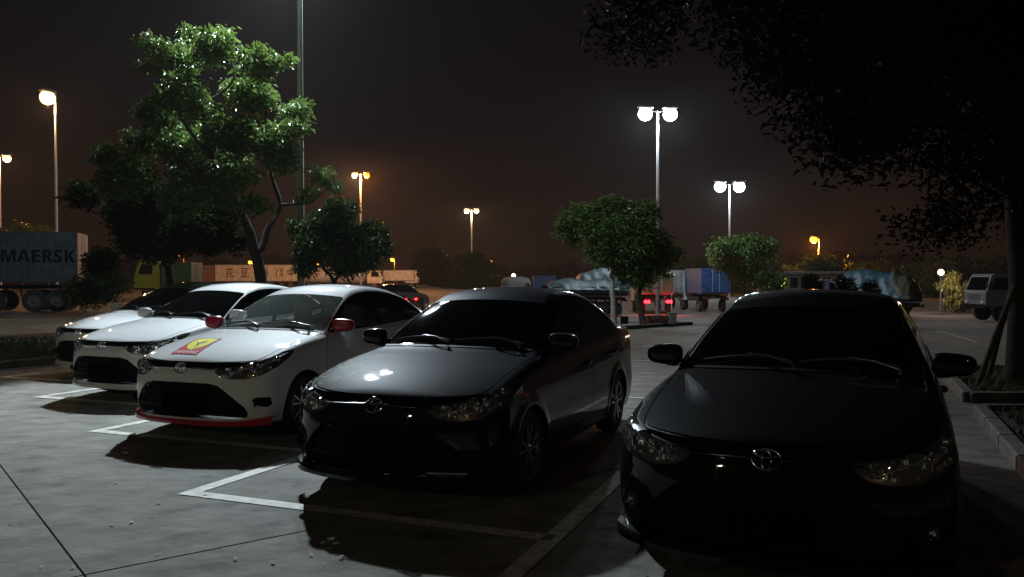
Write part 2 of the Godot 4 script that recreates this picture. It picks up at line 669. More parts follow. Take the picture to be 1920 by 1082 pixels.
	for s in both:
		# reflectors behind each lens
		for k in 2:
			b = MB.new()
			var y: float = [0.69, 0.665][k]
			var z: float = [0.655, 0.50][k]
			var x: float = nose_x(y, z) + [0.075, 0.06][k]
			var ax := Transform3D(Basis(Vector3(0, 0, 1), PI / 2) * Basis.from_scale(Vector3.ONE * [1.0, 0.72][k]), Vector3(x, y, z * s))
			var prof := []
			for q in 7:
				prof.append(Vector2(0.012 + 0.046 * q / 6.0, 0.06 * pow(q / 6.0, 2.0) - 0.01))
			prof.append(Vector2(0.062, 0.048)); prof.append(Vector2(0.066, 0.02))
			b.lathe(prof, ax, 20)
			b.blob(Transform3D(Basis.from_scale(Vector3.ONE * 0.016), Vector3(x - 0.012, y, z * s)), 1.0, 10, 6)
			CM["reflector%d%d" % [s, k]] = b.mesh()
		# facets of the multi-reflector bowl
		b = MB.new()
		var fr := RandomNumberGenerator.new()
		fr.seed = 7
		for k in 150:
			var z := fr.randf_range(0.44, 0.80)
			var y := fr.randf_range(0.61, 0.83)
			var x := nose_x(y, z)
			if y > 0.78:
				x = maxf(x, 0.3 + fr.randf() * 0.2)
			if pol(z + 0.9 * x, y, lamp) < 0.02:
				continue
			var fn := Vector3(-1.0, fr.randfn() * 0.5, 0.35 + fr.randfn() * 0.5).normalized()
			var fu := fn.cross(Vector3.UP).normalized() * fr.randf_range(0.006, 0.013)
			var fv := fn.cross(fu).normalized() * fr.randf_range(0.006, 0.013)
			var fp := Vector3(x + 0.02, y, z)
			var q := [fp - fu - fv, fp + fu - fv, fp + fu + fv, fp - fu + fv]
			b.poly(q.map(func(w: Vector3) -> Vector3: return Vector3(w.x, w.y, w.z * s)), Vector3(fn.x, fn.y, fn.z * s))
		CM["lamp_facets%d" % s] = b.mesh()
		b = MB.new()
		# light-guide strip and side chamber
		var line := []
		for q in 9:
			var y := lerpf(0.66, 0.775, q / 8.0)
			var z := lerpf(0.46, 0.785, q / 8.0)
			line.append(Vector3(nose_x(y - 0.015, z) + 0.02, y - 0.02, z * s))
		b.tube(line, [0.007], 6)
		b.blob(Transform3D(Basis.from_scale(Vector3(0.05, 0.03, 0.03)), Vector3(0.475, 0.77, 0.775 * s)), 1.0, 10, 6)
		CM["lamp_strip%d" % s] = b.mesh()
		# door mirror
		b = MB.new()
		b.blob(Transform3D(Basis(Vector3.UP, 0.12 * s) * Basis.from_scale(Vector3(0.062, 0.078, 0.122 * s)), Vector3(1.50, 1.045, 0.868 * s)), 0.62, 24, 14, 0.22)
		b.bar(Vector3(1.47, 0.985, 0.775 * s), Vector3(1.49, 0.99, 0.85 * s), 0.07, 0.035, 0.012)
		CM["mirror%d" % s] = b.mesh()
		b = MB.new()
		b.blob(Transform3D(Basis(Vector3.UP, 0.12 * s) * Basis.from_scale(Vector3(0.006, 0.062, 0.1)), Vector3(1.562, 1.045, 0.862 * s)), 0.6, 16, 8)
		CM["mirror_glass%d" % s] = b.mesh()
		b = MB.new()
		var zt := half_w(1.47, 0.99)
		b.poly([Vector3(1.42, 0.97, (half_w(1.42, 0.97) + 0.004) * s), Vector3(1.6, 0.975, (half_w(1.6, 0.975) + 0.004) * s), Vector3(1.6, 1.09, (half_w(1.6, 1.09) + 0.006) * s)], Vector3(0, 0.3, s))
		CM["mirror_mount%d" % s] = b.mesh()
		for k in 2:
			b = MB.new()
			var xh: float = [2.28, 3.2][k]
			var hy: float = [0.80, 0.82][k]
			var hs := []
			for q in 9:
				var a := q / 8.0
				hs.append(Vector3(xh - 0.1 + 0.2 * a, hy + 0.012 * a, (half_w(xh, hy) + 0.034 * sin(PI * a) ** 0.5 - 0.006) * s))
			b.tube(hs, [0.011, 0.014, 0.015, 0.015, 0.015, 0.015, 0.015, 0.014, 0.011], 8)
			CM["handle%d%d" % [s, k]] = b.mesh()
		# wheel-arch liner
		for k in 2:
			b = MB.new()
			var cx: float = [AX_F, AX_R][k]
			var ring := func(uu: float, vv: float) -> Vector3:
				var a := lerpf(-0.12 * PI, 1.12 * PI, uu)
				var p := Vector2(cx + cos(a) * 0.34, HUB + sin(a) * 0.34)
				return Vector3(p.x, p.y, lerpf(0.45, half_w(p.x, p.y) - 0.004, vv) * s)
			b.grid(ring, 28, 2, Vector3(0, -1, 0))
			var fan := []
			for q in 20:
				var a := lerpf(-0.12 * PI, 1.12 * PI, q / 19.0)
				fan.append(Vector3(cx + cos(a) * 0.34, HUB + sin(a) * 0.34, 0.45 * s))
			b.poly(fan, Vector3(0, 0, s))
			CM["liner%d%d" % [s, k]] = b.mesh()
	b = MB.new()
	b.poly([Vector3(0.25, 0.19, 0.6), Vector3(0.25, 0.19, -0.6), Vector3(4.2, 0.19, -0.62), Vector3(4.2, 0.19, 0.62)], Vector3.DOWN)
	CM.underbody = b.mesh()
	# emblem of three ellipses
	b = MB.new()
	for e in [[0.068, 0.047, 0.0, 0.0, 0.0068], [0.023, 0.041, 0.0, -0.004, 0.0055], [0.052, 0.0175, 0.0, 0.0245, 0.0055]]:
		var ring := []
		for q in 33:
			var a := TAU * q / 32.0
			var y: float = 0.70 + e[3] + sin(a) * e[1]
			var z: float = e[2] + cos(a) * e[0]
			ring.append(Vector3(nose_x(0.7, z) - 0.014 + (y - 0.70) * 0.35, y, z))
		b.tube(ring, [e[4]], 7, false)
	CM.emblem = b.mesh()
	b = MB.new()
	for s in both:
		var line := []
		for q in 13:
			var a := q / 12.0
			var z := lerpf(0.07, 0.42, a)
			var y := 0.70 - 0.008 * a
			line.append(Vector3(nose_x(y, z) - 0.004, y, z * s))
		b.tube(line, [0.013, 0.013, 0.012, 0.011, 0.01, 0.009, 0.008, 0.007, 0.006], 8, true, 0.8)
	CM.chrome_bar = b.mesh()
	# lip under the bumper
	b = MB.new()
	var row := []
	for q in 41:
		var z := lerpf(-0.83, 0.83, q / 40.0)
		var e := 0.035 + 0.05 * smoothstep(0.5, 0.8, absf(z))
		row.append([z, nose_x(0.2, z) - e])
	for q in 40:
		var z0: float = row[q][0]
		var z1: float = row[q + 1][0]
		var x0: float = row[q][1]
		var x1: float = row[q + 1][1]
		var h0 := 0.222 + 0.02 * smoothstep(0.55, 0.8, absf(z0))
		var h1 := 0.222 + 0.02 * smoothstep(0.55, 0.8, absf(z1))
		var loop0 := [Vector3(x0 + 0.075, h0, z0), Vector3(x0 + 0.012, h0 - 0.014, z0), Vector3(x0, h0 - 0.03, z0), Vector3(x0 + 0.004, 0.165, z0), Vector3(x0 + 0.08, 0.15, z0)]
		var loop1 := [Vector3(x1 + 0.075, h1, z1), Vector3(x1 + 0.012, h1 - 0.014, z1), Vector3(x1, h1 - 0.03, z1), Vector3(x1 + 0.004, 0.165, z1), Vector3(x1 + 0.08, 0.15, z1)]
		for k in 4:
			b.poly([loop0[k], loop1[k], loop1[k + 1], loop0[k + 1]], Vector3(-1, 1.5 if k == 0 else (-1.5 if k == 3 else 0.1), 0))
	CM.front_lip = b.mesh()
	b = MB.new()
	for y in [0.29, 0.35, 0.41, 0.47, 0.53]:
		var line := []
		var wz := lerpf(0.70, 0.44, (y - 0.29) / 0.24)
		for q in 15:
			var z := lerpf(-wz, wz, q / 14.0)
			line.append(Vector3(nose_x(y, z) + 0.035, y, z))
		b.tube(line, [0.01], 5, true, 0.7)
	CM.grille_slat = b.mesh()
	b = MB.new()
	b.bx(0.0, 0.385, 0.0, 0.012, 0.17, 0.395, 0.004)
	CM.number_plate = b.mesh()
	# wipers
	for k in 2:
		b = MB.new()
		var z0: float = [-0.58, 0.02][k]
		var pivot: float = [0.0, 0.58][k]
		var line := []
		for q in 11:
			var z := z0 + 0.56 * q / 10.0
			var x := 1.255 + 0.30 * z * z + 0.05 * sin(PI * q / 10.0)
			line.append(Vector3(x, top_y(x, z) + 0.017, z))
		b.tube(line, [0.006, 0.009, 0.009, 0.009, 0.009, 0.009, 0.009, 0.009, 0.009, 0.009, 0.006], 6)
		var xa := 1.17 + 0.30 * pivot * pivot
		var mid: Vector3 = line[5]
		b.tube([Vector3(xa, top_y(xa, pivot) + 0.012, pivot), Vector3(xa, top_y(xa, pivot) + 0.04, pivot), Vector3(lerpf(xa, mid.x, 0.5), lerpf(top_y(xa, pivot), mid.y, 0.5) + 0.04, lerpf(pivot, mid.z, 0.5)), mid + Vector3(0, 0.012, 0)], [0.016, 0.011, 0.009, 0.007], 6)
		CM["wiper%d" % k] = b.mesh()
	b = MB.new()
	var cowl := func(uu: float, vv: float) -> Vector3:
		var z := lerpf(-0.66, 0.66, uu)
		var x := lerpf(1.17, 1.2, vv) + 0.30 * z * z
		return Vector3(x, top_y(x, z) + 0.004, z)
	b.grid(cowl, 24, 1, Vector3.UP)
	CM.cowl = b.mesh()
	# wheel, axis along z, outside towards +z
	b = MB.new()
	var lie := Transform3D(Basis(Vector3(1, 0, 0), PI / 2), Vector3.ZERO)
	b.lathe([Vector2(0.2, -0.09), Vector2(0.25, -0.094), Vector2(0.284, -0.085), Vector2(0.297, -0.065), Vector2(0.298, 0.0), Vector2(0.297, 0.065), Vector2(0.284, 0.085), Vector2(0.25, 0.094), Vector2(0.205, 0.088), Vector2(0.2, 0.08)], lie, 40)
	CM.tyre = b.mesh()
	b = MB.new()
	b.lathe([Vector2(0.208, 0.086), Vector2(0.203, 0.091), Vector2(0.195, 0.085), Vector2(0.188, 0.06), Vector2(0.18, -0.06), Vector2(0.0, -0.062)], lie, 40)
	for q in 10:
		var a := TAU * (q + (0.14 if q % 2 == 0 else -0.14)) / 10.0
		var dr := Vector3(cos(a), sin(a), 0)
		b.bar(dr * 0.03 + Vector3(0, 0, 0.07), dr * 0.196 + Vector3(0, 0, 0.078), 0.02, 0.026, 0.005)
	b.lathe([Vector2(0.0, 0.09), Vector2(0.025, 0.09), Vector2(0.032, 0.082), Vector2(0.05, 0.078), Vector2(0.05, 0.04)], lie, 20)
	CM.rim = b.mesh()
	# cabin
	b = MB.new()
	b.box(Transform3D(Basis(Vector3(0, 0, 1), -0.05), Vector3(0.08, 0.08, 0)), Vector3(0.5, 0.16, 0.5), 0.06)
	b.box(Transform3D(Basis(Vector3(0, 0, 1), -0.32), Vector3(0.37, 0.42, 0)), Vector3(0.15, 0.66, 0.48), 0.06)
	CM.seat_base = b.mesh()
	b = MB.new()
	b.box(Transform3D(Basis(Vector3(0, 0, 1), -0.3), Vector3(0.49, 0.82, 0)), Vector3(0.1, 0.19, 0.27), 0.045)
	b.tube([Vector3(0.45, 0.66, 0.06), Vector3(0.48, 0.78, 0.06)], [0.007], 6)
	b.tube([Vector3(0.45, 0.66, -0.06), Vector3(0.48, 0.78, -0.06)], [0.007], 6)
	CM.headrest = b.mesh()
	b = MB.new()
	b.box(Transform3D(Basis(), Vector3(3.1, 0.42, 0)), Vector3(0.5, 0.2, 1.25), 0.06)
	b.box(Transform3D(Basis(Vector3(0, 0, 1), -0.35), Vector3(3.4, 0.75, 0)), Vector3(0.16, 0.62, 1.25), 0.06)
	for z in [-0.38, 0.0, 0.38]:
		b.box(Transform3D(Basis(Vector3(0, 0, 1), -0.35), Vector3(3.5, 1.08, z)), Vector3(0.09, 0.14, 0.25), 0.04)
	CM.rear_seat = b.mesh()
	b = MB.new()
	b.box(Transform3D(Basis(Vector3(0, 0, 1), 0.1), Vector3(1.5, 0.885, 0)), Vector3(0.5, 0.1, 1.36), 0.04)
	b.box(Transform3D(Basis(Vector3(0, 0, 1), -0.4), Vector3(1.72, 0.75, 0)), Vector3(0.12, 0.3, 1.3), 0.04)
	b.box(Transform3D(Basis(), Vector3(1.72, 0.945, 0.36)), Vector3(0.16, 0.07, 0.36), 0.03)
	CM.dashboard = b.mesh()
	b = MB.new()
	var hub := Transform3D(Basis(Vector3(0, 0, 1), -0.42), Vector3(1.86, 0.93, 0.36))
	var ring2 := []
	for q in 29:
		var a := TAU * q / 28.0
		ring2.append(hub * Vector3(0, sin(a) * 0.185, cos(a) * 0.185))
	b.tube(ring2, [0.015], 8, false)
	b.bar(hub * Vector3(-0.02, 0, -0.18), hub * Vector3(-0.02, 0, 0.18), 0.03, 0.05, 0.01)
	b.bar(hub * Vector3(-0.02, 0, 0), hub * Vector3(-0.02, -0.18, 0), 0.04, 0.04, 0.01)
	b.blob(Transform3D(hub.basis * Basis.from_scale(Vector3(0.03, 0.07, 0.08)), hub.origin), 0.7)
	CM.steering_wheel = b.mesh()
	b = MB.new()
	b.box(Transform3D(Basis(Vector3.UP, 0.2), Vector3(1.94, 1.29, 0)), Vector3(0.03, 0.06, 0.22), 0.02)
	b.tube([Vector3(1.93, 1.3, 0), Vector3(1.9, 1.355, 0)], [0.01], 6)
	CM.cabin_mirror = b.mesh()
	b = MB.new()
	b.bx(2.4, 0.3, 0, 2.6, 0.04, 1.4)
	b.bx(1.28, 0.62, 0, 0.04, 0.6, 1.4)
	CM.cabin_floor = b.mesh()

func car(label: String, at: Vector3, yaw: float, paint: Material, o: Dictionary) -> Node3D:
	# at: the point of the ground under the nose; yaw: how far the car's axis turns from straight away
	var t := thing("parked_car", at, PI / 2 - yaw, label, "car", "cars parked in the slanted bays")
	var trim: Material = M.gloss_black
	for n in ["body", "hood", "roof", "trunk_lid"]:
		part(n, CM[n], o.get("roof", paint) if n == "roof" else paint, t)
	part("panel_gap", CM.panel_gap, M.gap, t)
	part("windscreen", CM.windscreen, o.get("screen", M.tint), t)
	part("rear_window", CM.rear_window, M.tint, t)
	part("windscreen_cowl", CM.cowl, M.black_plastic, t)
	part("underbody", CM.underbody, M.black_plastic, t)
	part("upper_grille", CM.upper_grille, M.gloss_black, t)
	part("upper_grille", CM.lower_slot, paint, t)
	var gr := part("lower_grille", CM.intake, M.black_plastic, t)
	part("slat", CM.grille_slat, M.black_plastic, gr)
	part("emblem", CM.emblem, o.get("badge", M.chrome), t)
	part("chrome_bar", CM.chrome_bar, o.get("bar", M.chrome), t)
	var lip := part("front_lip", CM.front_lip, o.get("lip", paint), t)
	if o.has("lip"):
		lip.set_meta("label", "bright red lip under the bumper")
	part("number_plate", CM.number_plate, M.plate, t)
	for k in 2:
		part("wiper", CM["wiper%d" % k], M.wiper, t)
	for s in [1, -1]:
		for n in ["front_door", "rear_door"]:
			var d := part(n, CM["%s%d" % [n, s]], paint, t)
			part("handle", CM["handle%d%d" % [s, 0 if n == "front_door" else 1]], paint, d)
		part("window_trim", CM["window_trim%d" % s], trim, t)
		for n in ["front_window", "rear_door_window", "quarter_window"]:
			part(n, CM["%s%d" % [n, s]], o.get("window", M.tint), t)
		var h := part("headlight", CM["lens%d" % s], M.lens, t)
		part("housing", CM["lamp_housing%d" % s], M.lamp_inside, h)
		for k in 2:
			part("reflector", CM["reflector%d%d" % [s, k]], M.reflector, h)
		part("facets", CM["lamp_facets%d" % s], M.reflector, h).set_meta("kind", "stuff")
		part("trim_strip", CM["lamp_strip%d" % s], M.reflector, h)
		part("tail_light", CM["tail_light%d" % s], M.tail, t)
		var fb := part("fog_lamp", CM["fog_bezel%d" % s], M.black_plastic, t)
		var fl := part("fog_lens", CM.fog_lens, o.get("fog", M.black_plastic), fb)
		var fz := 0.715
		fl.transform = Transform3D(Basis(Vector3.UP, -0.75 * s) * Basis(Vector3(0, 0, 1), PI / 2), Vector3(nose_x(0.385, fz) + 0.012, 0.385, fz * s))
		var mr := part("door_mirror", CM["mirror%d" % s], o.get("mirror", paint), t)
		if o.has("mirror"):
			mr.set_meta("label", "red door mirror")
		part("mirror_glass", CM["mirror_glass%d" % s], M.mirror, mr)
		part("mirror_mount", CM["mirror_mount%d" % s], M.black_plastic, t)
		for k in 2:
			part("wheel_arch_liner", CM["liner%d%d" % [s, k]], M.black_plastic, t)
			var w := Node3D.new()
			w.name = "wheel"
			t.add_child(w, true)
			w.transform = Transform3D(Basis(Vector3.UP, 0.0 if s > 0 else PI), Vector3([AX_F, AX_R][k], HUB, 0.742 * s))
			part("tyre", CM.tyre, M.tyre, w)
			part("rim", CM.rim, M.rim, w)
	if o.has("cabin"):
		part("dashboard", CM.dashboard, M.dash, t)
		part("steering_wheel", CM.steering_wheel, M.black_plastic, t)
		part("cabin_mirror", CM.cabin_mirror, M.black_plastic, t)
		part("rear_seat", CM.rear_seat, M.cloth, t)
		part("cabin_floor", CM.cabin_floor, M.dash, t)
		for z in [0.36, -0.36]:
			var se := part("seat", CM.seat_base, M.cloth, t)
			se.position = Vector3(2.02, 0.34, z)
			part("headrest", CM.headrest, M.cloth, se)
	return t

func dull(m: StandardMaterial3D, specular: float) -> StandardMaterial3D:
	m.metallic_specular = specular
	return m

func materials() -> void:
	M.gloss_black = mat(0.004, 0.004, 0.005, 0.08)
	M.gap = mat(0.003, 0.003, 0.003, 0.7)
	M.tint = mat(0.003, 0.0035, 0.004, 0.03)
	M.hazed_glass = glass(0.5, 0.6, 0.56, 0.17)  # milky green colour stands in for reflections and haze on the windscreen
	M.side_glass = glass(0.012, 0.015, 0.015, 0.38)
	M.black_plastic = dull(mat(0.006, 0.006, 0.006, 0.6), 0.2)
	M.wiper = mat(0.12, 0.12, 0.12, 0.22, 0.5)
	M.chrome = mat(0.7, 0.7, 0.72, 0.08, 1.0)
	M.plate = dull(mat(0.003, 0.003, 0.003, 0.8), 0.05)
	M.lens = glass(0.8, 0.8, 0.8, 0.05)
	M.lamp_inside = mat(0.10, 0.10, 0.105, 0.3, 0.85)
	M.reflector = mat(0.85, 0.85, 0.86, 0.06, 1.0)
	M.tail = coat(mat(0.09, 0.003, 0.004, 0.15))
	M.mirror = mat(0.8, 0.8, 0.82, 0.02, 1.0)
	M.tyre = mat(0.01, 0.01, 0.01, 0.75)
	M.rim = mat(0.4, 0.4, 0.42, 0.25, 0.9)
	M.dash = mat(0.05, 0.05, 0.05, 0.6)
	M.cloth = mat(0.15, 0.15, 0.14, 0.9)
	M.white_paint = coat(dull(mat(0.76, 0.78, 0.78, 0.6), 0.2))
	M.black_paint = coat(dull(mat(0.004, 0.0046, 0.006, 0.5, 0.15), 0.12))
	M.navy_paint = coat(dull(mat(0.0075, 0.010, 0.017, 0.5, 0.1), 0.08))
	M.red_paint = coat(mat(0.46, 0.01, 0.045, 0.35))
	M.badge = mat(0.3, 0.3, 0.31, 0.1, 1.0)
	M.dark_chrome = mat(0.06, 0.06, 0.065, 0.15, 1.0)
	M.black_roof = coat(mat(0.006, 0.006, 0.007, 0.25))

func place_materials() -> void:
	M.asphalt = rough_surface(0.13, 0.126, 0.11, 11, 0.09, 0.6, 1.0, 0.9, 3.0)
	M.concrete = concrete(0.215, 21)
	M.concrete_b = concrete(0.223, 31)
	M.concrete_c = concrete(0.207, 41)
	M.road_paint = rough_surface(0.6, 0.585, 0.48, 51, 1.3, 0.68, 1.0, 0.7, 1.5)
	M.kerb = rough_surface(0.15, 0.15, 0.13, 61, 0.5, 0.6, 1.0, 0.9)
	M.soil = rough_surface(0.07, 0.065, 0.045, 71, 0.4, 0.35, 1.0, 1.0, 6.0)
	M.grass = mat(0.06, 0.085, 0.03, 0.8)
	M.bark = rough_surface(0.10, 0.085, 0.065, 81, 1.3, 0.3, 1.0, 0.95, 8.0)
	M.white_bark = rough_surface(0.5, 0.5, 0.47, 85, 1.3, 0.6, 1.0, 0.9, 5.0)
	M.timber = rough_surface(0.10, 0.07, 0.045, 91, 1.0, 0.4, 1.0, 0.9)
	M.galvanised = mat(0.42, 0.43, 0.44, 0.5, 0.3)
	M.housing = mat(0.12, 0.12, 0.125, 0.5)
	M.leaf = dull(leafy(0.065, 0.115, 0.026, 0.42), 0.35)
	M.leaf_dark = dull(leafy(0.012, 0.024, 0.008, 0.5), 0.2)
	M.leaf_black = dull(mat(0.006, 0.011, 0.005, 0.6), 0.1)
	M.truck_pale = mat(0.13, 0.135, 0.14, 0.5)
	M.cargo_grey = mat(0.13, 0.12, 0.11, 0.8)
	M.bark_dark = rough_surface(0.03, 0.026, 0.02, 83, 1.3, 0.3, 1.0, 0.95, 8.0)
	M.leaf_lamplit = leafy(0.13, 0.13, 0.025, 0.45)  # the yellow stands in for warm lamplight on the leaves
	M.leaf_glossy = leafy(0.03, 0.07, 0.018, 0.26)
	M.truck_rim = mat(0.06, 0.06, 0.06, 0.6)
	M.lens_far = mat(0.5, 0.5, 0.5, 0.1)
	M.rope = mat(0.15, 0.14, 0.1, 0.9)
	M.container = rough_surface(0.055, 0.07, 0.088, 101, 0.3, 0.6, 1.0, 0.6)
	M.ink = dull(mat(0.004, 0.005, 0.008, 0.8), 0.1)
	M.cream = rough_surface(0.6, 0.56, 0.48, 105, 0.3, 0.75, 1.0, 0.55)
	M.rust_red = rough_surface(0.26, 0.13, 0.11, 107, 0.3, 0.6, 1.0, 0.6)
	M.ink_red = mat(0.16, 0.03, 0.02, 0.6)
	M.lime = coat(mat(0.13, 0.18, 0.025, 0.4))
	M.dark_green = mat(0.015, 0.06, 0.035, 0.4)
	M.tank = mat(0.5, 0.5, 0.5, 0.32, 0.45)
	M.blue_box = rough_surface(0.03, 0.085, 0.24, 111, 0.3, 0.6, 1.0, 0.5)
	M.truck_grey = rough_surface(0.3, 0.3, 0.29, 113, 0.3, 0.6, 1.0, 0.5)
	M.tarp_teal = rough_surface(0.065, 0.125, 0.13, 121, 0.5, 0.55, 1.0, 0.55, 5.0)
	M.tarp_blue = rough_surface(0.035, 0.12, 0.17, 123, 0.5, 0.6, 1.0, 0.5, 5.0)
	M.tarp_olive = rough_surface(0.09, 0.1, 0.045, 125, 0.5, 0.6, 1.0, 0.6, 5.0)
	M.navy = mat(0.02, 0.03, 0.07, 0.5)
	M.violet = mat(0.09, 0.05, 0.2, 0.6)
	M.truck_white = coat(mat(0.62, 0.63, 0.62, 0.4))
	M.brick = rough_surface(0.2, 0.07, 0.05, 131, 1.0, 0.6, 1.0, 0.9)
	M.wall = rough_surface(0.3, 0.29, 0.25, 133, 0.3, 0.6, 1.0, 0.9)

func leafy(r: float, g: float, b: float, rough: float) -> StandardMaterial3D:
	var m := mat(r, g, b, rough)
	m.backlight_enabled = true
	m.backlight = Color(0.16, 0.2, 0.08)
	return m

func concrete(v: float, s: int) -> StandardMaterial3D:
	var m := mat(v, v * 0.965, v * 0.83, 0.9)
	m.albedo_texture = noise_tex(s, 0.012, Color(0.74, 0.73, 0.69), Color(1, 1, 1), 1024, 8)
	m.detail_enabled = true
	m.detail_blend_mode = BaseMaterial3D.BLEND_MODE_MUL
		# oil drips and damp patches
	var st := noise_tex(s + 3, 0.022, grey(0.42), grey(1.0), 512, 5)
	st.color_ramp.set_color(0, grey(0.5))
	st.color_ramp.add_point(0.26, grey(0.86))
	st.color_ramp.add_point(0.5, grey(0.97))
	m.detail_albedo = st
	m.uv1_triplanar = true
	m.uv1_world_triplanar = true
	m.uv1_scale = Vector3(0.17, 0.17, 0.21)
	m.uv2_triplanar = true
	m.uv2_world_triplanar = true
	m.uv2_scale = Vector3.ONE * 0.37
	m.normal_enabled = true
	m.normal_texture = noise_bump(s + 5, 0.05, 3.0)
	m.normal_scale = 0.22
	return m

# ---------------------------------------------------------------- the place
# X to the right of the camera, D straight away from it; the ground sinks gently towards the far right
static func ground_h(x: float, d: float) -> float:
	return -1.0 * smoothstep(18.0, 55.0, d) * smoothstep(-12.0, 6.0, x)

static func W(x: float, d: float, h := 0.0) -> Vector3:
	return Vector3(x, ground_h(x, d) + h, -d)

func sheet(poly: Array, up: float, sub := 1) -> MB:
	# a quad of ground, subdivided so that it follows the terrain
	var b := MB.new()
	var f := func(u: float, v: float) -> Vector3:
		var p: Vector2 = (poly[0] as Vector2).lerp(poly[1], u).lerp((poly[3] as Vector2).lerp(poly[2], u), v)
		return W(p.x, p.y, up)
	b.grid(f, sub, sub, Vector3.UP)
	return b

func paint_line(a: Vector2, c: Vector2, w := 0.12) -> void:
	var d := (c - a).normalized()
	var s := Vector2(-d.y, d.x) * w * 0.5
	var b := MB.new()
	var n := maxi(1, int(a.distance_to(c) / 1.5))
	var f := func(u: float, v: float) -> Vector3:
		var p := a.lerp(c, u) + s * (v * 2.0 - 1.0)
		return W(p.x, p.y, 0.006)
	b.grid(f, n, 1, Vector3.UP)
	struct("painted_line", b, M.road_paint)

func kerb(pl: Array, h := 0.13, w := 0.15) -> void:
	# kerb stones laid end to end, each a piece of the kerb
	var root := Node3D.new()
	root.name = numbered("kerb")
	add_child(root)
	tag(root, "", "", "", "structure")
	for k in pl.size() - 1:
		var a: Vector2 = pl[k]
		var c: Vector2 = pl[k + 1]
		var n := maxi(1, int(round(a.distance_to(c) / 1.0)))
		for q in n:
			var p := a.lerp(c, float(q) / n)
			var r := a.lerp(c, float(q + 1) / n)
			var p3 := W(p.x, p.y, h * 0.5 - 0.03)
			var r3 := W(r.x, r.y, h * 0.5 - 0.03)
			var g := (r3 - p3).normalized() * 0.005
			var b := MB.new()
			b.bar(p3 + g, r3 - g, w, h + 0.06, 0.02)
			part("kerb_stone", b, M.kerb, root)

func ground() -> void:
	var xs := [-400.0, -200.0, -120.0, -80.0, -60.0, -45.0]
	for k in 41:
		xs.append(-40.0 + 2.5 * k)
	xs.append_array([75.0, 100.0, 150.0, 250.0, 400.0])
	var ds := [-60.0, -20.0, 0.0, 10.0]
	for k in 22:
		ds.append(15.0 + 2.5 * k)
	ds.append_array([75.0, 90.0, 120.0, 170.0, 250.0, 400.0, 700.0])
	var b := MB.new()
	for d: float in ds:
		for x: float in xs:
			b.vert(W(x, d, -0.02), Vector3.UP)
	for q in ds.size() - 1:
		for k in xs.size() - 1:
			var a := q * xs.size() + k
			b.tri(a, a + 1, a + xs.size() + 1); b.tri(a, a + xs.size() + 1, a + xs.size())
	struct("ground", b, M.asphalt)
	# cast slabs, each a piece, with open joints between them
	var lot := Node3D.new()
	lot.name = numbered("parking_lot")
	add_child(lot)
	tag(lot, "grey concrete parking lot cast in square slabs", "", "", "structure")
	var e1 := Vector2(0.617, -0.787)
	var e2 := Vector2(0.787, 0.617)
	var c0 := Vector2(-2.25, 4.38)
	var size := 4.7
	for i in range(-9, 6):
		for j in range(-6, 9):
			var o := c0 + e1 * size * i + e2 * size * j
			var m := o + (e1 + e2) * size * 0.5
			if m.y < -6.0 or m.y > 40.0 or absf(m.x) > 8.0 + 0.75 * m.y or (m.x < -9.0 and m.y > 21.0):
				continue
			var gp := 0.006
			var q := [o + (e1 + e2) * gp, o + e1 * (size - gp) + e2 * gp, o + (e1 + e2) * (size - gp), o + e2 * (size - gp) + e1 * gp]
			var s := MB.new()
			var lift := rng.randf_range(-0.0015, 0.0015)
			var f := func(u: float, v: float) -> Vector3:
				var p: Vector2 = (q[0] as Vector2).lerp(q[1], u).lerp((q[3] as Vector2).lerp(q[2], u), v)
				return W(p.x, p.y, lift)
			s.grid(f, 3, 3, Vector3.UP)
			for k in 4:
				var a: Vector2 = q[k]
				var c: Vector2 = q[(k + 1) % 4]
				var mid := (a + c) * 0.5 - m
				s.poly([W(a.x, a.y, lift), W(c.x, c.y, lift), W(c.x, c.y, -0.03), W(a.x, a.y, -0.03)], Vector3(mid.x, 0, -mid.y))
			part("concrete_slab", s, [M.concrete, M.concrete_b, M.concrete_c][rng.randi() % 3], lot)

# ---- lamps
func lamp_light(parent: Node3D, at: Vector3, col: Color, energy: float, size := 0.18) -> void:
	var l := OmniLight3D.new()
	l.name = "lamp_light"
	l.light_color = col
	l.light_energy = energy
	l.light_size = size
	l.omni_range = 120.0
	l.omni_attenuation = 2.0
	l.shadow_enabled = true
	parent.add_child(l, true)
	l.position = at

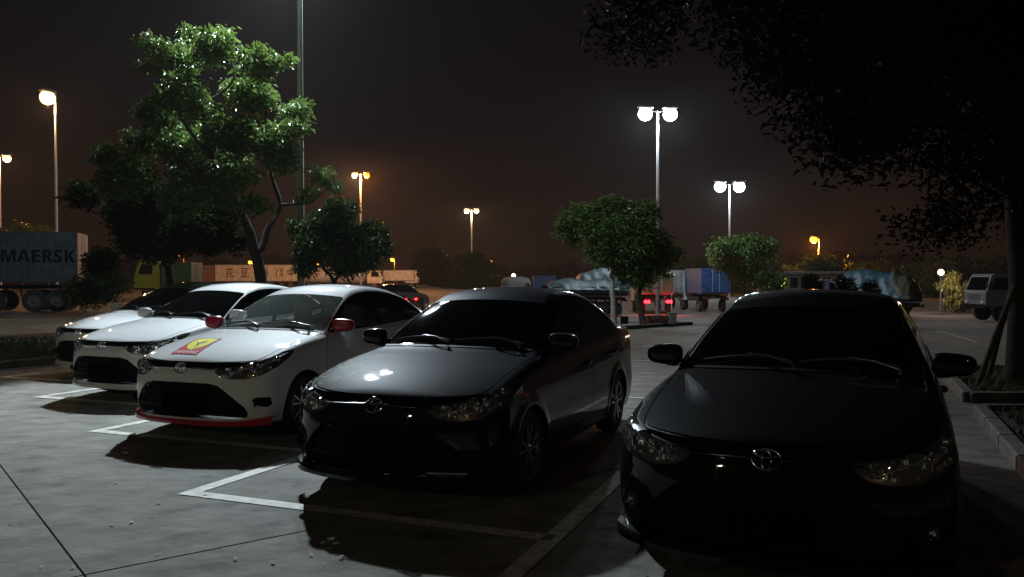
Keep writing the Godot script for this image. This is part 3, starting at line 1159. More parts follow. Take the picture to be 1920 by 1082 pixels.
func lamp_post(called: String, label: String, group: String, at: Vector3, hgt: float, heads: Array, reach: float, turn := 0.0, r := 0.11, hs := 1.0) -> Node3D:
	# heads: [side, colour, glow, light energy]
	var t := thing(called, at, turn, label, "street lamp", group)
	var b := MB.new()
	var prof := []
	for k in 9:
		prof.append(Vector3(0, hgt * k / 8.0, 0))
	var rs := []
	for k in 9:
		rs.append(lerpf(r, r * 0.55, k / 8.0))
	b.tube(prof, rs, 14)
	part("pole", b, M.galvanised, t)
	b = MB.new()
	b.bx(0, 0.02, 0, r * 4, 0.04, r * 4, 0.01)
	for sx in [-1, 1]:
		for sz in [-1, 1]:
			b.lathe([Vector2(0, 0.1), Vector2(0.02, 0.1), Vector2(0.02, 0.04)], Transform3D(Basis(), Vector3(sx * r * 1.6, 0, sz * r * 1.6)), 6)
	part("base_plate", b, M.galvanised, t)
	b = MB.new()
	b.bx(0, 1.0, r * 0.98, r, 0.35, 0.02, 0.005)
	part("service_door", b, M.galvanised, t)
	for h in heads:
		var s: float = h[0]
		b = MB.new()
		if reach > 0.0:
			b.tube([Vector3(0, hgt - 0.12, 0), Vector3(s * reach * 0.4, hgt - 0.04, 0), Vector3(s * reach, hgt, 0)], [0.035, 0.03], 8)
			part("arm", b, M.galvanised, t)
		var c := Vector3(s * (reach + 0.3 * hs), hgt + 0.02, 0)
		b = MB.new()
		b.blob(Transform3D(Basis(Vector3(0, 0, 1), 0.12 * s) * Basis.from_scale(Vector3(0.42, 0.10, 0.30) * hs), c + Vector3(0, 0.16 * hs, 0)), 0.6, 20, 10)
		var head := part("lamp_head", b, M.housing, t)
		b = MB.new()
		b.blob(Transform3D(Basis(Vector3(0, 0, 1), 0.12 * s) * Basis.from_scale(Vector3(0.37, 0.34, 0.34) * hs), c + Vector3(0, -0.19 * hs, 0)), 0.95, 20, 12)
		part("lamp_glass", b, glow(h[1].r, h[1].g, h[1].b, h[2]), head)
		if h[3] > 0.0:
			lamp_light(t, c + Vector3(0, -0.72 * hs, 0), h[1], h[3], 0.16)
		elif h[3] < 0.0:
			# the floodlight of the pair, aimed along the row of white cars
			var l := SpotLight3D.new()
			l.name = "lamp_light"
			l.light_color = h[1]
			l.light_energy = -h[3]
			l.light_size = 0.16
			l.spot_range = 120.0
			l.spot_attenuation = 2.0
			l.spot_angle = 38.0
			l.spot_angle_attenuation = 1.0
			l.shadow_enabled = true
			t.add_child(l, true)
			var from := c + Vector3(0, -0.72 * hs, 0)
			var aim := t.transform.affine_inverse() * Vector3(-6.2, 0.0, -13.0)
			l.transform = Transform3D(Basis.looking_at(aim - from, Vector3.UP), from)
	return t

func globe_lamp(label: String, at: Vector3, hgt: float, col: Color, glw: float, energy: float) -> void:
	var t := thing("globe_lamp", at, 0.0, label, "garden lamp", "globe lamps on low posts")
	var b := MB.new()
	b.tube([Vector3.ZERO, Vector3(0, hgt * 0.5, 0), Vector3(0, hgt - 0.1, 0)], [0.05, 0.045, 0.04], 10)
	part("post", b, M.galvanised, t)
	b = MB.new()
	b.lathe([Vector2(0.0, 0.0), Vector2(0.12, 0.0), Vector2(0.12, 0.04), Vector2(0.06, 0.1), Vector2(0.0, 0.1)], Transform3D(Basis(), Vector3(0, hgt - 0.15, 0)), 14)
	part("collar", b, M.galvanised, t)
	b = MB.new()
	b.blob(Transform3D(Basis.from_scale(Vector3.ONE * 0.2), Vector3(0, hgt + 0.1, 0)), 1.0, 18, 12)
	part("lamp_globe", b, glow(col.r, col.g, col.b, glw), t)
	if energy > 0.0:
		lamp_light(t, Vector3(0, hgt + 0.1, 0), col, energy, 0.1)

# ---- trees
func leaf_spray(n: int, len: float, wid: float, spread: float, droop: float, sd: int) -> ArrayMesh:
	var r := RandomNumberGenerator.new()
	r.seed = sd
	var b := MB.new()
	for k in n:
		var dir := Vector3(r.randfn(), r.randfn() * 0.6, r.randfn()).normalized()
		var base := Vector3(r.randf_range(-1, 1), r.randf_range(-1, 1), r.randf_range(-1, 1)) * spread
		var up := (Vector3.UP + Vector3(r.randfn(), r.randfn(), r.randfn()) * 0.45).normalized()
		var side := dir.cross(up).normalized()
		up = side.cross(dir).normalized()
		var l := len * r.randf_range(0.5, 1.45)
		var w := wid * r.randf_range(0.75, 1.2)
		var tip := base + dir * l - Vector3(0, droop * l, 0)
		var mid := base + dir * l * 0.5 + up * 0.03 * l
		var lift := up * w * 0.22
		b.poly([base, mid + side * w * 0.5 + lift, tip], up)
		b.poly([base, mid - side * w * 0.5 + lift, tip], up)
	return b.mesh()

func crown(parent: Node3D, clumps: Array, per: float, spray: Mesh, m: Material, sd: int, flat := 0.8) -> void:
	# clumps: [Vector3 centre, radius]; sprays fill each clump's outer shell more than its heart
	var r := RandomNumberGenerator.new()
	r.seed = sd
	var xf := []
	for c in clumps:
		var rad: float = c[1]
		var n := int(per * rad * rad)
		for k in n:
			var d := Vector3(r.randfn(), r.randfn(), r.randfn()).normalized()
			var p: Vector3 = c[0] + d * Vector3(1, flat, 1) * rad * pow(r.randf(), 0.45)
			var bs := Basis(Vector3.UP, r.randf() * TAU) * Basis(Vector3(1, 0, 0), r.randfn() * 0.35) * Basis.from_scale(Vector3.ONE * r.randf_range(0.75, 1.25))
			xf.append(Transform3D(bs, p))
	var mm := MultiMesh.new()
	mm.transform_format = MultiMesh.TRANSFORM_3D
	mm.mesh = spray
	mm.instance_count = xf.size()
	for k in xf.size():
		mm.set_instance_transform(k, xf[k])
	var o := MultiMeshInstance3D.new()
	o.name = "crown"
	o.multimesh = mm
	o.material_override = m
	parent.add_child(o, true)
	o.set_meta("kind", "stuff")

func limb(parent: Node3D, called: String, ps: Array, r0: float, r1: float, m: Material, sides := 9) -> void:
	# a bark tube through the points, bent a little between them
	var q := []
	var rs := []
	var n := ps.size() - 1
	for k in n:
		for s in 4:
			var t := s / 4.0
			var a: Vector3 = ps[maxi(k - 1, 0)]
			var d: Vector3 = ps[mini(k + 2, n)]
			q.append((ps[k] as Vector3).cubic_interpolate(ps[k + 1], a, d, t) + Vector3(rng.randfn(), 0, rng.randfn()) * r0 * 0.08)
			rs.append(lerpf(r0, r1, (k + t) / n) * (1.0 + rng.randf_range(-0.08, 0.08)))
	q.append(ps[n]); rs.append(r1)
	var b := MB.new()
	b.tube(q, rs, sides)
	part(called, b, m, parent)

func from_px(list: Array, d: float, spread: float, sd: int) -> Array:
	# clumps read off the photograph at 1920 px, set at their true size at distance d, scattered in depth
	var r := RandomNumberGenerator.new()
	r.seed = sd
	var s := d / 1570.0
	var out := []
	for c in list:
		out.append([Vector3((c[0] - 960.0) * s, 1.57 + (518.0 - c[1]) * s, -d + r.randf_range(-spread, spread)), c[2] * s])
	return out

func px(x: float, y: float, d: float) -> Vector3:
	return Vector3((x - 960.0) * d / 1570.0, 1.57 + (518.0 - y) * d / 1570.0, -d)

func tree(called: String, label: String, group: String, at: Vector3, limbs: Array, clumps: Array, per: float, spray: Mesh, leaf: Material, sd: int, bark: Material = null) -> void:
	# limbs: [points, thick, thin]; the first is the trunk
	var t := thing(called, at, 0.0, label, "tree", group)
	var mv := func(p: Vector3) -> Vector3: return p - at
	for k in limbs.size():
		limb(t, "trunk" if k == 0 else "branch", (limbs[k][0] as Array).map(mv), limbs[k][1], limbs[k][2], bark if bark else M.bark)
	crown(t, clumps.map(func(c: Array) -> Array: return [c[0] - at, c[1]]), per, spray, leaf, sd)

# ---- lorries: x from the front bumper to the rear, y up, z to the left
func truck_wheel(parent: Node3D, x: float, z: float, r: float) -> void:
	var w := Node3D.new()
	w.name = "wheel"
	parent.add_child(w, true)
	w.transform = Transform3D(Basis(Vector3.UP, 0.0 if z > 0 else PI), Vector3(x, r, z))
	var lie := Transform3D(Basis(Vector3(1, 0, 0), PI / 2), Vector3.ZERO)
	var b := MB.new()
	b.lathe([Vector2(r * 0.6, -0.13), Vector2(r * 0.95, -0.13), Vector2(r, -0.09), Vector2(r, 0.09), Vector2(r * 0.95, 0.13), Vector2(r * 0.6, 0.12)], lie, 24)
	part("tyre", b, M.tyre, w)
	b = MB.new()
	b.lathe([Vector2(r * 0.6, 0.11), Vector2(r * 0.5, 0.05), Vector2(r * 0.25, 0.04), Vector2(r * 0.22, 0.1), Vector2(0, 0.11)], lie, 20)
	part("rim", b, M.truck_rim, w)

func truck_cab(t: Node3D, len: float, wid: float, lo: float, hi: float, m: Material, lit := false) -> void:
	var b := MB.new()
	var h := hi - lo
	# side outline with a raked screen, chamfered along the roof
	var prof := [Vector2(0.0, lo), Vector2(0.0, lo + h * 0.42), Vector2(0.05, lo + h * 0.47), Vector2(len * 0.17, hi - 0.12), Vector2(len * 0.24, hi), Vector2(len - 0.06, hi), Vector2(len, hi - 0.08), Vector2(len, lo)]
	for s in [-1.0, 1.0]:
		var ps := []
		for q: Vector2 in prof:
			ps.append(Vector3(q.x, q.y, s * (wid * 0.5 - (0.06 if q.y > lo + h * 0.6 else 0.0))))
		b.poly(ps, Vector3(0, 0, s))
	for k in prof.size():
		var p: Vector2 = prof[k]
		var q: Vector2 = prof[(k + 1) % prof.size()]
		var zp := wid * 0.5 - (0.06 if p.y > lo + h * 0.6 else 0.0)
		var zq := wid * 0.5 - (0.06 if q.y > lo + h * 0.6 else 0.0)
		var c := Vector3((p.x + q.x) * 0.5 - len * 0.5, (p.y + q.y) * 0.5 - (lo + hi) * 0.5, 0)
		b.poly([Vector3(p.x, p.y, -zp), Vector3(p.x, p.y, zp), Vector3(q.x, q.y, zq), Vector3(q.x, q.y, -zq)], c)
	var cab := part("cab", b, m, t)
	b = MB.new()
	var a0 := Vector3(0.06, lo + h * 0.5, 0)
	var a1 := Vector3(len * 0.165, hi - 0.16, 0)
	var nn := Vector3(-(a1.y - a0.y), a1.x - a0.x, 0).normalized() * 0.012
	b.poly([a0 + nn + Vector3(0, 0, wid * 0.44), a0 + nn - Vector3(0, 0, wid * 0.44), a1 + nn - Vector3(0, 0, wid * 0.41), a1 + nn + Vector3(0, 0, wid * 0.41)], nn)
	part("windscreen", b, M.tint, cab)
	for s in [-1.0, 1.0]:
		b = MB.new()
		b.poly([Vector3(len * 0.16, lo + h * 0.52, s * (wid * 0.5 + 0.004)), Vector3(len * 0.72, lo + h * 0.52, s * (wid * 0.5 + 0.004)), Vector3(len * 0.72, hi - 0.2, s * (wid * 0.5 - 0.05)), Vector3(len * 0.27, hi - 0.2, s * (wid * 0.5 - 0.05))], Vector3(0, 0, s))
		part("window", b, M.tint, cab)
		b = MB.new()
		b.bx(-0.05, lo + h * 0.7, s * (wid * 0.5 + 0.16), 0.06, 0.36, 0.16, 0.02)
		b.tube([Vector3(-0.02, lo + h * 0.88, s * (wid * 0.5 + 0.14)), Vector3(0.1, lo + h * 0.86, s * wid * 0.48)], [0.014], 6)
		part("mirror", b, M.black_plastic, cab)
		b = MB.new()
		b.bx(-0.02, lo + 0.22, s * wid * 0.36, 0.06, 0.14, 0.26, 0.02)
		part("headlight", b, M.lens_far, cab)
	b = MB.new()
	b.bx(0.02, lo + 0.0, 0, 0.16, 0.22, wid * 0.98, 0.03)
	part("bumper", b, M.black_plastic, cab)
	b = MB.new()
	for k in 3:
		b.bx(-0.012, lo + h * (0.22 + 0.06 * k), 0, 0.03, 0.03, wid * 0.5, 0.008)
	part("grille", b, M.black_plastic, cab)

func truck_frame(t: Node3D, x0: float, x1: float, wid: float, y: float, axles: Array, r: float) -> void:
	var b := MB.new()
	for s in [-1.0, 1.0]:
		b.bx((x0 + x1) * 0.5, y, s * wid * 0.2, x1 - x0, 0.16, 0.08, 0.01)
	var k := x0 + 0.4
	while k < x1:
		b.bx(k, y, 0, 0.06, 0.1, wid * 0.4)
		k += 0.9
	part("chassis", b, M.black_plastic, t)
	for x: float in axles:
		for s in [-1.0, 1.0]:
			truck_wheel(t, x, s * (wid * 0.5 - 0.14), r)
	b = MB.new()
	b.bx(x1 - 0.05, y - 0.12, 0, 0.06, 0.1, wid * 0.9, 0.01)
	part("rear_bar", b, M.black_plastic, t)
	for s in [-1.0, 1.0]:
		b = MB.new()
		b.bx(x1 - 0.7, y - 0.2, s * wid * 0.42, 0.02, 0.4, 0.4)
		part("mudguard", b, M.black_plastic, t)

func tail_pair(t: Node3D, x: float, y: float, z: float, lit: float) -> void:
	for s in [-1.0, 1.0]:
		var b := MB.new()
		b.bx(x, y, s * z, 0.05, 0.13, 0.34, 0.015)
		var base := part("tail_light", b, M.black_plastic, t)
		for k in 2:
			b = MB.new()
			b.lathe([Vector2(0.0, 0.03), Vector2(0.075, 0.025), Vector2(0.105, 0.0)], Transform3D(Basis(Vector3(0, 0, 1), -PI / 2), Vector3(x + 0.026, y, s * z + (k - 0.5) * 0.22)), 14)
			part("lamp_glass", b, glow(1.0, 0.06, 0.09, lit) if lit > 0.0 else M.tail, base)
		if lit > 0.0:
			lamp_light(t, Vector3(x + 0.12, y, s * z), Color(1, 0.08, 0.1), 3.0, 0.05)

func cargo_box(t: Node3D, called: String, x0: float, x1: float, wid: float, lo: float, hi: float, m: Material, ribs := 0, edge: Material = null) -> MeshInstance3D:
	var b := MB.new()
	b.bx((x0 + x1) * 0.5, (lo + hi) * 0.5, 0, x1 - x0, hi - lo, wid, 0.03)
	var o := part(called, b, m, t)
	for s in [-1.0, 1.0]:
		b = MB.new()
		for y in [lo + 0.05, hi - 0.05]:
			b.bx((x0 + x1) * 0.5, y, s * wid * 0.5, x1 - x0 + 0.03, 0.1, 0.05, 0.01)
		for x in [x0 + 0.04, x1 - 0.04]:
			b.bx(x, (lo + hi) * 0.5, s * wid * 0.5, 0.1, hi - lo - 0.22, 0.055, 0.01)
		part("frame", b, edge if edge else m, o)
	if ribs > 0:
		for s in [-1.0, 1.0]:
			b = MB.new()
			for k in ribs:
				var x := lerpf(x0 + 0.15, x1 - 0.15, (k + 0.5) / ribs)
				b.bx(x, (lo + hi) * 0.5, s * (wid * 0.5 + 0.008), (x1 - x0) / ribs * 0.5, hi - lo - 0.24, 0.03, 0.012)
			part("corrugation", b, m, o)
	for s in [-1.0, 1.0]:
		b = MB.new()
		b.bx(x1 + 0.014, (lo + hi) * 0.5, s * wid * 0.245, 0.03, hi - lo - 0.12, wid * 0.47, 0.01)
		var dr := part("rear_door", b, m, o)
		b = MB.new()
		b.tube([Vector3(x1 + 0.045, lo + 0.1, s * wid * 0.12), Vector3(x1 + 0.045, hi - 0.1, s * wid * 0.12)], [0.016], 6)
		part("lock_bar", b, M.galvanised, dr)
	return o

func tarp(t: Node3D, x0: float, x1: float, wid: float, lo: float, hi: float, m: Material, sd: int, tilt := 0.0, ridge := 0.35, crease := 0.06) -> void:
	# a canvas pulled over a load: a sagging, creased sheet over the ridge and down both sides
	var f := FastNoiseLite.new()
	f.seed = sd
	f.frequency = 0.9
	var b := MB.new()
	var sheet_at := func(u: float, v: float) -> Vector3:
		var x := lerpf(x0, x1, u)
		var ends := smoothstep(0.0, 0.16, u) * smoothstep(1.0, 0.84, u)
		var a := (v - 0.5) * 2.0
		var hump := hi + tilt * (u - 0.5) + 0.07 * sin(u * 13.0 + sd) - (1.0 - ends) * (hi - lo) * 0.55
		var y := lerpf(hump, lo, pow(absf(a), 2.2 - ridge))
		var z := signf(a) * wid * 0.5 * pow(absf(a), 0.75)
		var n := f.get_noise_3d(x * 1.7, y * 1.7, z * 1.7)
		return Vector3(x, y + n * crease, z * (1.0 + n * crease * 0.9) + 0.03 * sin(x * 9.0 + y * 4.0))
	b.grid(sheet_at, 44, 28, Vector3.UP)
	for k in b.v.size():
		if b.n[k].y < 0.0: b.n[k] = -b.n[k]
	var o := part("tarpaulin", b, m, t)
	b = MB.new()
	for k in 5:
		var u := (k + 0.7) / 5.6
		var line := []
		for q in 17:
			line.append((sheet_at.call(u, q / 16.0) as Vector3) + Vector3(0, 0.015, 0))
		b.tube(line, [0.012], 5)
	part("rope", b, M.rope, o)

func bed(t: Node3D, x0: float, x1: float, wid: float, lo: float, m: Material) -> void:
	var b := MB.new()
	b.bx((x0 + x1) * 0.5, lo, 0, x1 - x0, 0.1, wid, 0.01)
	part("bed", b, M.black_plastic, t)
	for s in [-1.0, 1.0]:
		b = MB.new()
		b.bx((x0 + x1) * 0.5, lo + 0.26, s * (wid * 0.5 - 0.02), x1 - x0, 0.42, 0.04, 0.01)
		var k := x0 + 0.3
		while k < x1:
			b.bx(k, lo + 0.26, s * (wid * 0.5 + 0.012), 0.06, 0.4, 0.03)
			k += 0.6
		part("side_gate", b, m, t)
	b = MB.new()
	b.bx(x1, lo + 0.26, 0, 0.04, 0.42, wid, 0.01)
	part("tail_gate", b, m, t)

func lettering(parent: Node3D, words: String, h: float, m: Material, at: Vector3, turn: float, bold := true) -> void:
	var tm := TextMesh.new()
	var f := SystemFont.new()
	f.font_names = PackedStringArray(["Droid Sans"])
	if bold: f.font_weight = 700
	tm.font = f
	tm.text = words
	tm.font_size = 64
	tm.pixel_size = h / 46.0
	tm.depth = 0.012
	var o := part("lettering", tm, m, parent)
	o.transform = Transform3D(Basis(Vector3.UP, turn), at)

func strokes(parent: Node3D, list: Array, s: float, m: Material, at: Vector3, turn: float, w := 0.11) -> void:
	# brush-stroke lettering: [x0, y0, x1, y1] in a unit square
	var b := MB.new()
	var k := 0
	for q in list:
		b.bar(Vector3(q[0] * s, q[1] * s, 0.0008 * k), Vector3(q[2] * s, q[3] * s, 0.0008 * k), 0.012, w * s)
		k += 1
	var o := part("lettering", b, m, parent)
	o.transform = Transform3D(Basis(Vector3.UP, turn), at)

# ---------------------------------------------------------------- build
func _ready() -> void:
	rng.seed = 20
	var cam := Camera3D.new()
	cam.name = "camera"
	add_child(cam)
	cam.position = Vector3(0, 1.57, 0)
	cam.rotation.x = -atan(22.8 / 1570.0)
	cam.fov = 38.03
	cam.far = 900.0
	var we := WorldEnvironment.new()
	we.name = "night"
	var e := Environment.new()
	e.background_mode = Environment.BG_SKY
	e.tonemap_mode = Environment.TONE_MAPPER_LINEAR
	e.tonemap_exposure = 1.0
	var sk := Sky.new()
	var pm := ProceduralSkyMaterial.new()
	pm.sky_top_color = Color(0.0030, 0.0028, 0.0042).linear_to_srgb()
	pm.sky_horizon_color = Color(0.0082, 0.0038, 0.0022).linear_to_srgb()
	pm.sky_curve = 0.16
	pm.ground_bottom_color = Color(0.004, 0.004, 0.004).linear_to_srgb()
	pm.ground_horizon_color = Color(0.010, 0.006, 0.005).linear_to_srgb()
	sk.sky_material = pm
	e.sky = sk
	e.fog_enabled = true
	e.fog_density = 0.00028
	e.fog_light_color = Color(0.95, 0.93, 0.92)
	e.sdfgi_enabled = true
	e.ssao_enabled = true
	e.ssil_enabled = true
	we.environment = e
	add_child(we)

	materials()
	place_materials()
	ground()
	islands()
	lines()
	lamps()
	car_meshes()
	cars()
	left_side()
	far_lorries()
	middle()
	right_side()

func islands() -> void:
	# planted strip at the end of the bays on the left
	var polys := [[Vector2(-40, 13.4), Vector2(-9.0, 13.4), Vector2(-6.9, 18.2), Vector2(-40, 18.2)], [Vector2(-40, 18.2), Vector2(-6.9, 18.2), Vector2(-8.0, 19.8), Vector2(-40, 19.8)], [Vector2(-6.9, 18.2), Vector2(-1.5, 18.2), Vector2(-1.5, 24.5), Vector2(-8.0, 24.5)]]
	var root := Node3D.new()
	root.name = "planted_island"
	add_child(root)
	tag(root, "soil and grass strip behind the white cars", "", "", "structure")
	for p in polys:
		part("soil", sheet(p, 0.09, 10), M.soil, root)
	kerb([Vector2(-40, 13.4), Vector2(-9.0, 13.4), Vector2(-6.9, 18.2), Vector2(-1.5, 18.2), Vector2(-1.5, 24.5), Vector2(-8.0, 24.5), Vector2(-8.0, 19.8), Vector2(-40, 19.8)])
	var root2 := Node3D.new()
	root2.name = "planted_island_001"
	add_child(root2)
	tag(root2, "dark planting strip round the right-hand tree", "", "", "structure")
	part("soil", sheet([Vector2(3.0, 4.0), Vector2(14, 4.0), Vector2(14, 9.4), Vector2(5.27, 9.4)], 0.08, 10), M.soil, root2)
	part("soil", sheet([Vector2(5.69, 10.4), Vector2(14, 10.4), Vector2(14, 13.6), Vector2(7.0, 13.6)], 0.08, 10), M.soil, root2)
	kerb([Vector2(14, 9.4), Vector2(5.27, 9.4), Vector2(3.0, 4.0)])
	kerb([Vector2(14, 10.4), Vector2(5.69, 10.4), Vector2(7.0, 13.6), Vector2(14, 13.6)])
	var root3 := Node3D.new()
	root3.name = "planted_island_002"
	add_child(root3)
	tag(root3, "kerbed island with the white-trunked tree", "", "", "structure")
	part("soil", sheet([Vector2(2.4, 25.6), Vector2(3.9, 27.2), Vector2(7.2, 33.6), Vector2(2.4, 33.6)], 0.09, 10), M.kerb, root3)
	kerb([Vector2(2.4, 33.6), Vector2(2.4, 25.6), Vector2(3.9, 27.2), Vector2(7.2, 33.6), Vector2(2.4, 33.6)])
	# grass tufts on the strips
	var b := MB.new()
	var r := RandomNumberGenerator.new()
	r.seed = 5
	for k in 9:
		var a := r.randf() * TAU
		var o := Vector3(cos(a), 0, sin(a)) * r.randf() * 0.06
		var tip := o + Vector3(cos(a) * 0.05, r.randf_range(0.06, 0.13), sin(a) * 0.05)
		var s := Vector3(-sin(a), 0, cos(a)) * 0.006
		b.poly([o - s, o + s, tip], Vector3(cos(a), 0.3, sin(a)))
	var tuft := b.mesh()
	var xf := []
	for k in 14000:
		var x := r.randf_range(-26.0, -1.6)
		var d := r.randf_range(13.5, 24.4)
		if (d < 19.7 and x < -9.0 + (d - 13.4) * 0.42) or (d > 18.3 and x > -7.9):
			xf.append(Transform3D(Basis(Vector3.UP, r.randf() * TAU) * Basis.from_scale(Vector3.ONE * r.randf_range(0.6, 1.3)), W(x, d, 0.09)))
	for k in 6000:
		var x := r.randf_range(3.2, 13.0)
		var d := r.randf_range(4.2, 13.4)
		if (d < 9.3 and x > 3.1 + (d - 4.0) * 0.42) or (d > 10.5 and x > 5.8 + (d - 10.4) * 0.41):
			xf.append(Transform3D(Basis(Vector3.UP, r.randf() * TAU) * Basis.from_scale(Vector3.ONE * r.randf_range(0.6, 1.2)), W(x, d, 0.08)))
	var mm := MultiMesh.new()
	mm.transform_format = MultiMesh.TRANSFORM_3D
	mm.mesh = tuft
	mm.instance_count = xf.size()
	for k in xf.size():
		mm.set_instance_transform(k, xf[k])
	var g := MultiMeshInstance3D.new()
	g.name = "grass"
	g.multimesh = mm
	g.material_override = M.grass
	add_child(g)
	tag(g, "short grass growing on the planted strips", "grass", "", "stuff")

func lines() -> void:
	var a := Vector2(0.39, 0.921)
	var p := Vector2(0.925, -0.378)
	var corners := [Vector2(-2.33, 6.03), Vector2(-4.21, 8.46), Vector2(-6.14, 10.86), Vector2(-7.9, 13.0)]
	for k in 4:
		var c: Vector2 = corners[k]
		paint_line(c - p * 0.06, c + p * 2.78)
		paint_line(c + a * 0.06, c + a * (5.2 if k < 3 else 0.6))
	paint_line(Vector2(-0.42, 3.3), Vector2(2.15, 9.85))
	# bays of the next row, seen between and beyond the cars
	for l in [[1190, 685, 1300, 686], [1180, 759, 1215, 760], [1205, 657, 1240, 657], [1270, 614, 1320, 605], [1755, 617, 1832, 648], [1470, 600, 1560, 590]]:
		var d0: float = 2600.0 / (l[1] - 518.0)
		var d1: float = 2600.0 / (l[3] - 518.0)
		paint_line(Vector2((l[0] - 960.0) * d0 / 1570.0, d0), Vector2((l[2] - 960.0) * d1 / 1570.0, d1), 0.1)

const COLD := Color(0.9, 0.96, 1.0)
const WARM := Color(1.0, 0.82, 0.6)
const AMBER := Color(1.0, 0.5, 0.1)
const SODIUM := Color(1.0, 0.6, 0.15)

func lamps() -> void:
	var tall := "tall twin-headed lamp posts of the lot"
	lamp_post("lamp_post", "tall grey pole beside the big tree, its lamps above the picture", tall, W(-5.8, 23.0), 11.0, [[-1.0, COLD, 14.0, -1.95 * K_LAMP], [1.0, COLD, 14.0, 0.33 * K_LAMP]], 0.45, 1.15)
	lamp_post("lamp_post", "bright cold white twin lamp, nearer of the two on the right", tall, W(9.2, 53.0), 13.0, [[-1.0, COLD, 14.0, 0.27 * K_LAMP], [1.0, COLD, 14.0, 0.27 * K_LAMP]], 0.45, 0.1, 0.11, 1.2)
	lamp_post("lamp_post", "cold white twin lamp above the blue box lorry", tall, W(24.4, 94.0), 12.9, [[-1.0, COLD, 12.0, 0.28 * K_LAMP], [1.0, COLD, 12.0, 0.28 * K_LAMP]], 0.6, 0.1, 0.13, 1.7)
	lamp_post("lamp_post", "warm white twin lamp in the middle of the far lot", tall, W(-6.8, 141.0), 13.0, [[-1.0, WARM, 2.6, 0.3 * K_LAMP], [1.0, WARM, 2.6, 0.3 * K_LAMP]], 0.45, 0.1, 0.16, 1.25)
	lamp_post("lamp_post", "twin lamp with one white and one orange head", tall, W(-15.7, 87.0), 12.2, [[-1.0, WARM, 3.0, 0.9 * K_LAMP], [1.0, AMBER, 3.5, 0.9 * K_LAMP]], 0.4, 0.0, 0.12, 0.8)
	lamp_post("lamp_post", "warm white lamp high on a thin pole over the container", tall, W(-26.1, 48.0), 11.9, [[-1.0, Color(1.0, 0.78, 0.5), 6.0, 0.2 * K_LAMP]], 0.1, 0.9, 0.09, 1.1)
	lamp_post("lamp_post", "warm lamp cut by the left edge of the picture", tall, W(-44.6, 73.0), 12.0, [[-1.0, Color(1.0, 0.72, 0.45), 5.0, 0.15 * K_LAMP], [1.0, Color(1.0, 0.72, 0.45), 5.0, 0.15 * K_LAMP]], 0.3, 0.4, 0.12, 0.9)
	var road := "small orange road lamps far off"
	lamp_post("road_lamp", "bright amber road lamp above the dark car on the right", road, W(40.3, 110.0), 7.6, [[-1.0, SODIUM, 6.0, 0.9 * K_LAMP]], 0.3, 0.0, 0.12, 1.3)
	lamp_post("road_lamp", "small orange road lamp above the cream lorry cab", road, W(-30.8, 220.0), 6.2, [[-1.0, SODIUM, 7.0, 0.12 * K_LAMP]], 0.3, 0.0, 0.22, 1.3)
	lamp_post("road_lamp", "small orange road lamp right of the twin lamp in the middle", road, W(-4.6, 200.0), 5.6, [[-1.0, SODIUM, 7.0, 0.12 * K_LAMP]], 0.3, 0.0, 0.2, 1.3)
	lamp_post("road_lamp", "small orange road lamp over the lettered lorry", road, W(-65.0, 210.0), 5.3, [[-1.0, SODIUM, 7.0, 0.12 * K_LAMP]], 0.3, 0.0, 0.2, 1.2)
	lamp_post("road_lamp", "faint orange road lamp behind the small tree", road, W(-53.0, 230.0), 5.0, [[-1.0, SODIUM, 5.0, 0.0]], 0.2, 0.0, 0.2, 0.8)
	lamp_post("road_lamp", "orange road lamp showing through the green tree on the island", road, W(20.5, 150.0), 7.0, [[-1.0, AMBER, 6.0, 0.1 * K_LAMP]], 0.3, 0.0, 0.14, 1.0)
	lamp_post("road_lamp", "reddish lamp over the green lorry", road, W(-47.0, 120.0), 4.6, [[-1.0, Color(1.0, 0.4, 0.12), 5.0, 0.05 * K_LAMP]], 0.3, 0.0, 0.1, 0.6)
	lamp_post("lamp_post", "warm lamp post outside the picture, facing the nearest black car's nose", tall, W(9.0, -16.0), 8.0, [[-1.0, Color(1.0, 0.8, 0.55), 8.0, 0.03 * K_LAMP]], 0.3, 0.0)
	lamp_post("lamp_post", "warm lamp post outside the picture, facing the white cars' noses", tall, W(-17.0, -14.0), 9.0, [[1.0, Color(1.0, 1.0, 0.84), 8.0, 0.085 * K_LAMP]], 0.3, 0.0)
	globe_lamp("white globe lamp lighting the yellow-lit bush", W(29.2, 57.0), 2.75, Color(1.0, 0.86, 0.8), 6.0, 0.05 * K_LAMP)
	globe_lamp("globe lamp on a post between the tail-lit lorry and the blue one", W(12.2, 64.0), 2.6, Color(1.0, 0.95, 0.85), 3.0, 0.012 * K_LAMP)
	globe_lamp("globe lamp left of the teal tarpaulin, behind the round load", W(0.15, 80.0), 2.3, Color(1.0, 0.95, 0.85), 4.0, 0.01 * K_LAMP)
	globe_lamp("globe lamp at the ridge of the teal tarpaulin", W(6.6, 78.0), 2.5, Color(1.0, 0.9, 0.8), 4.0, 0.01 * K_LAMP)

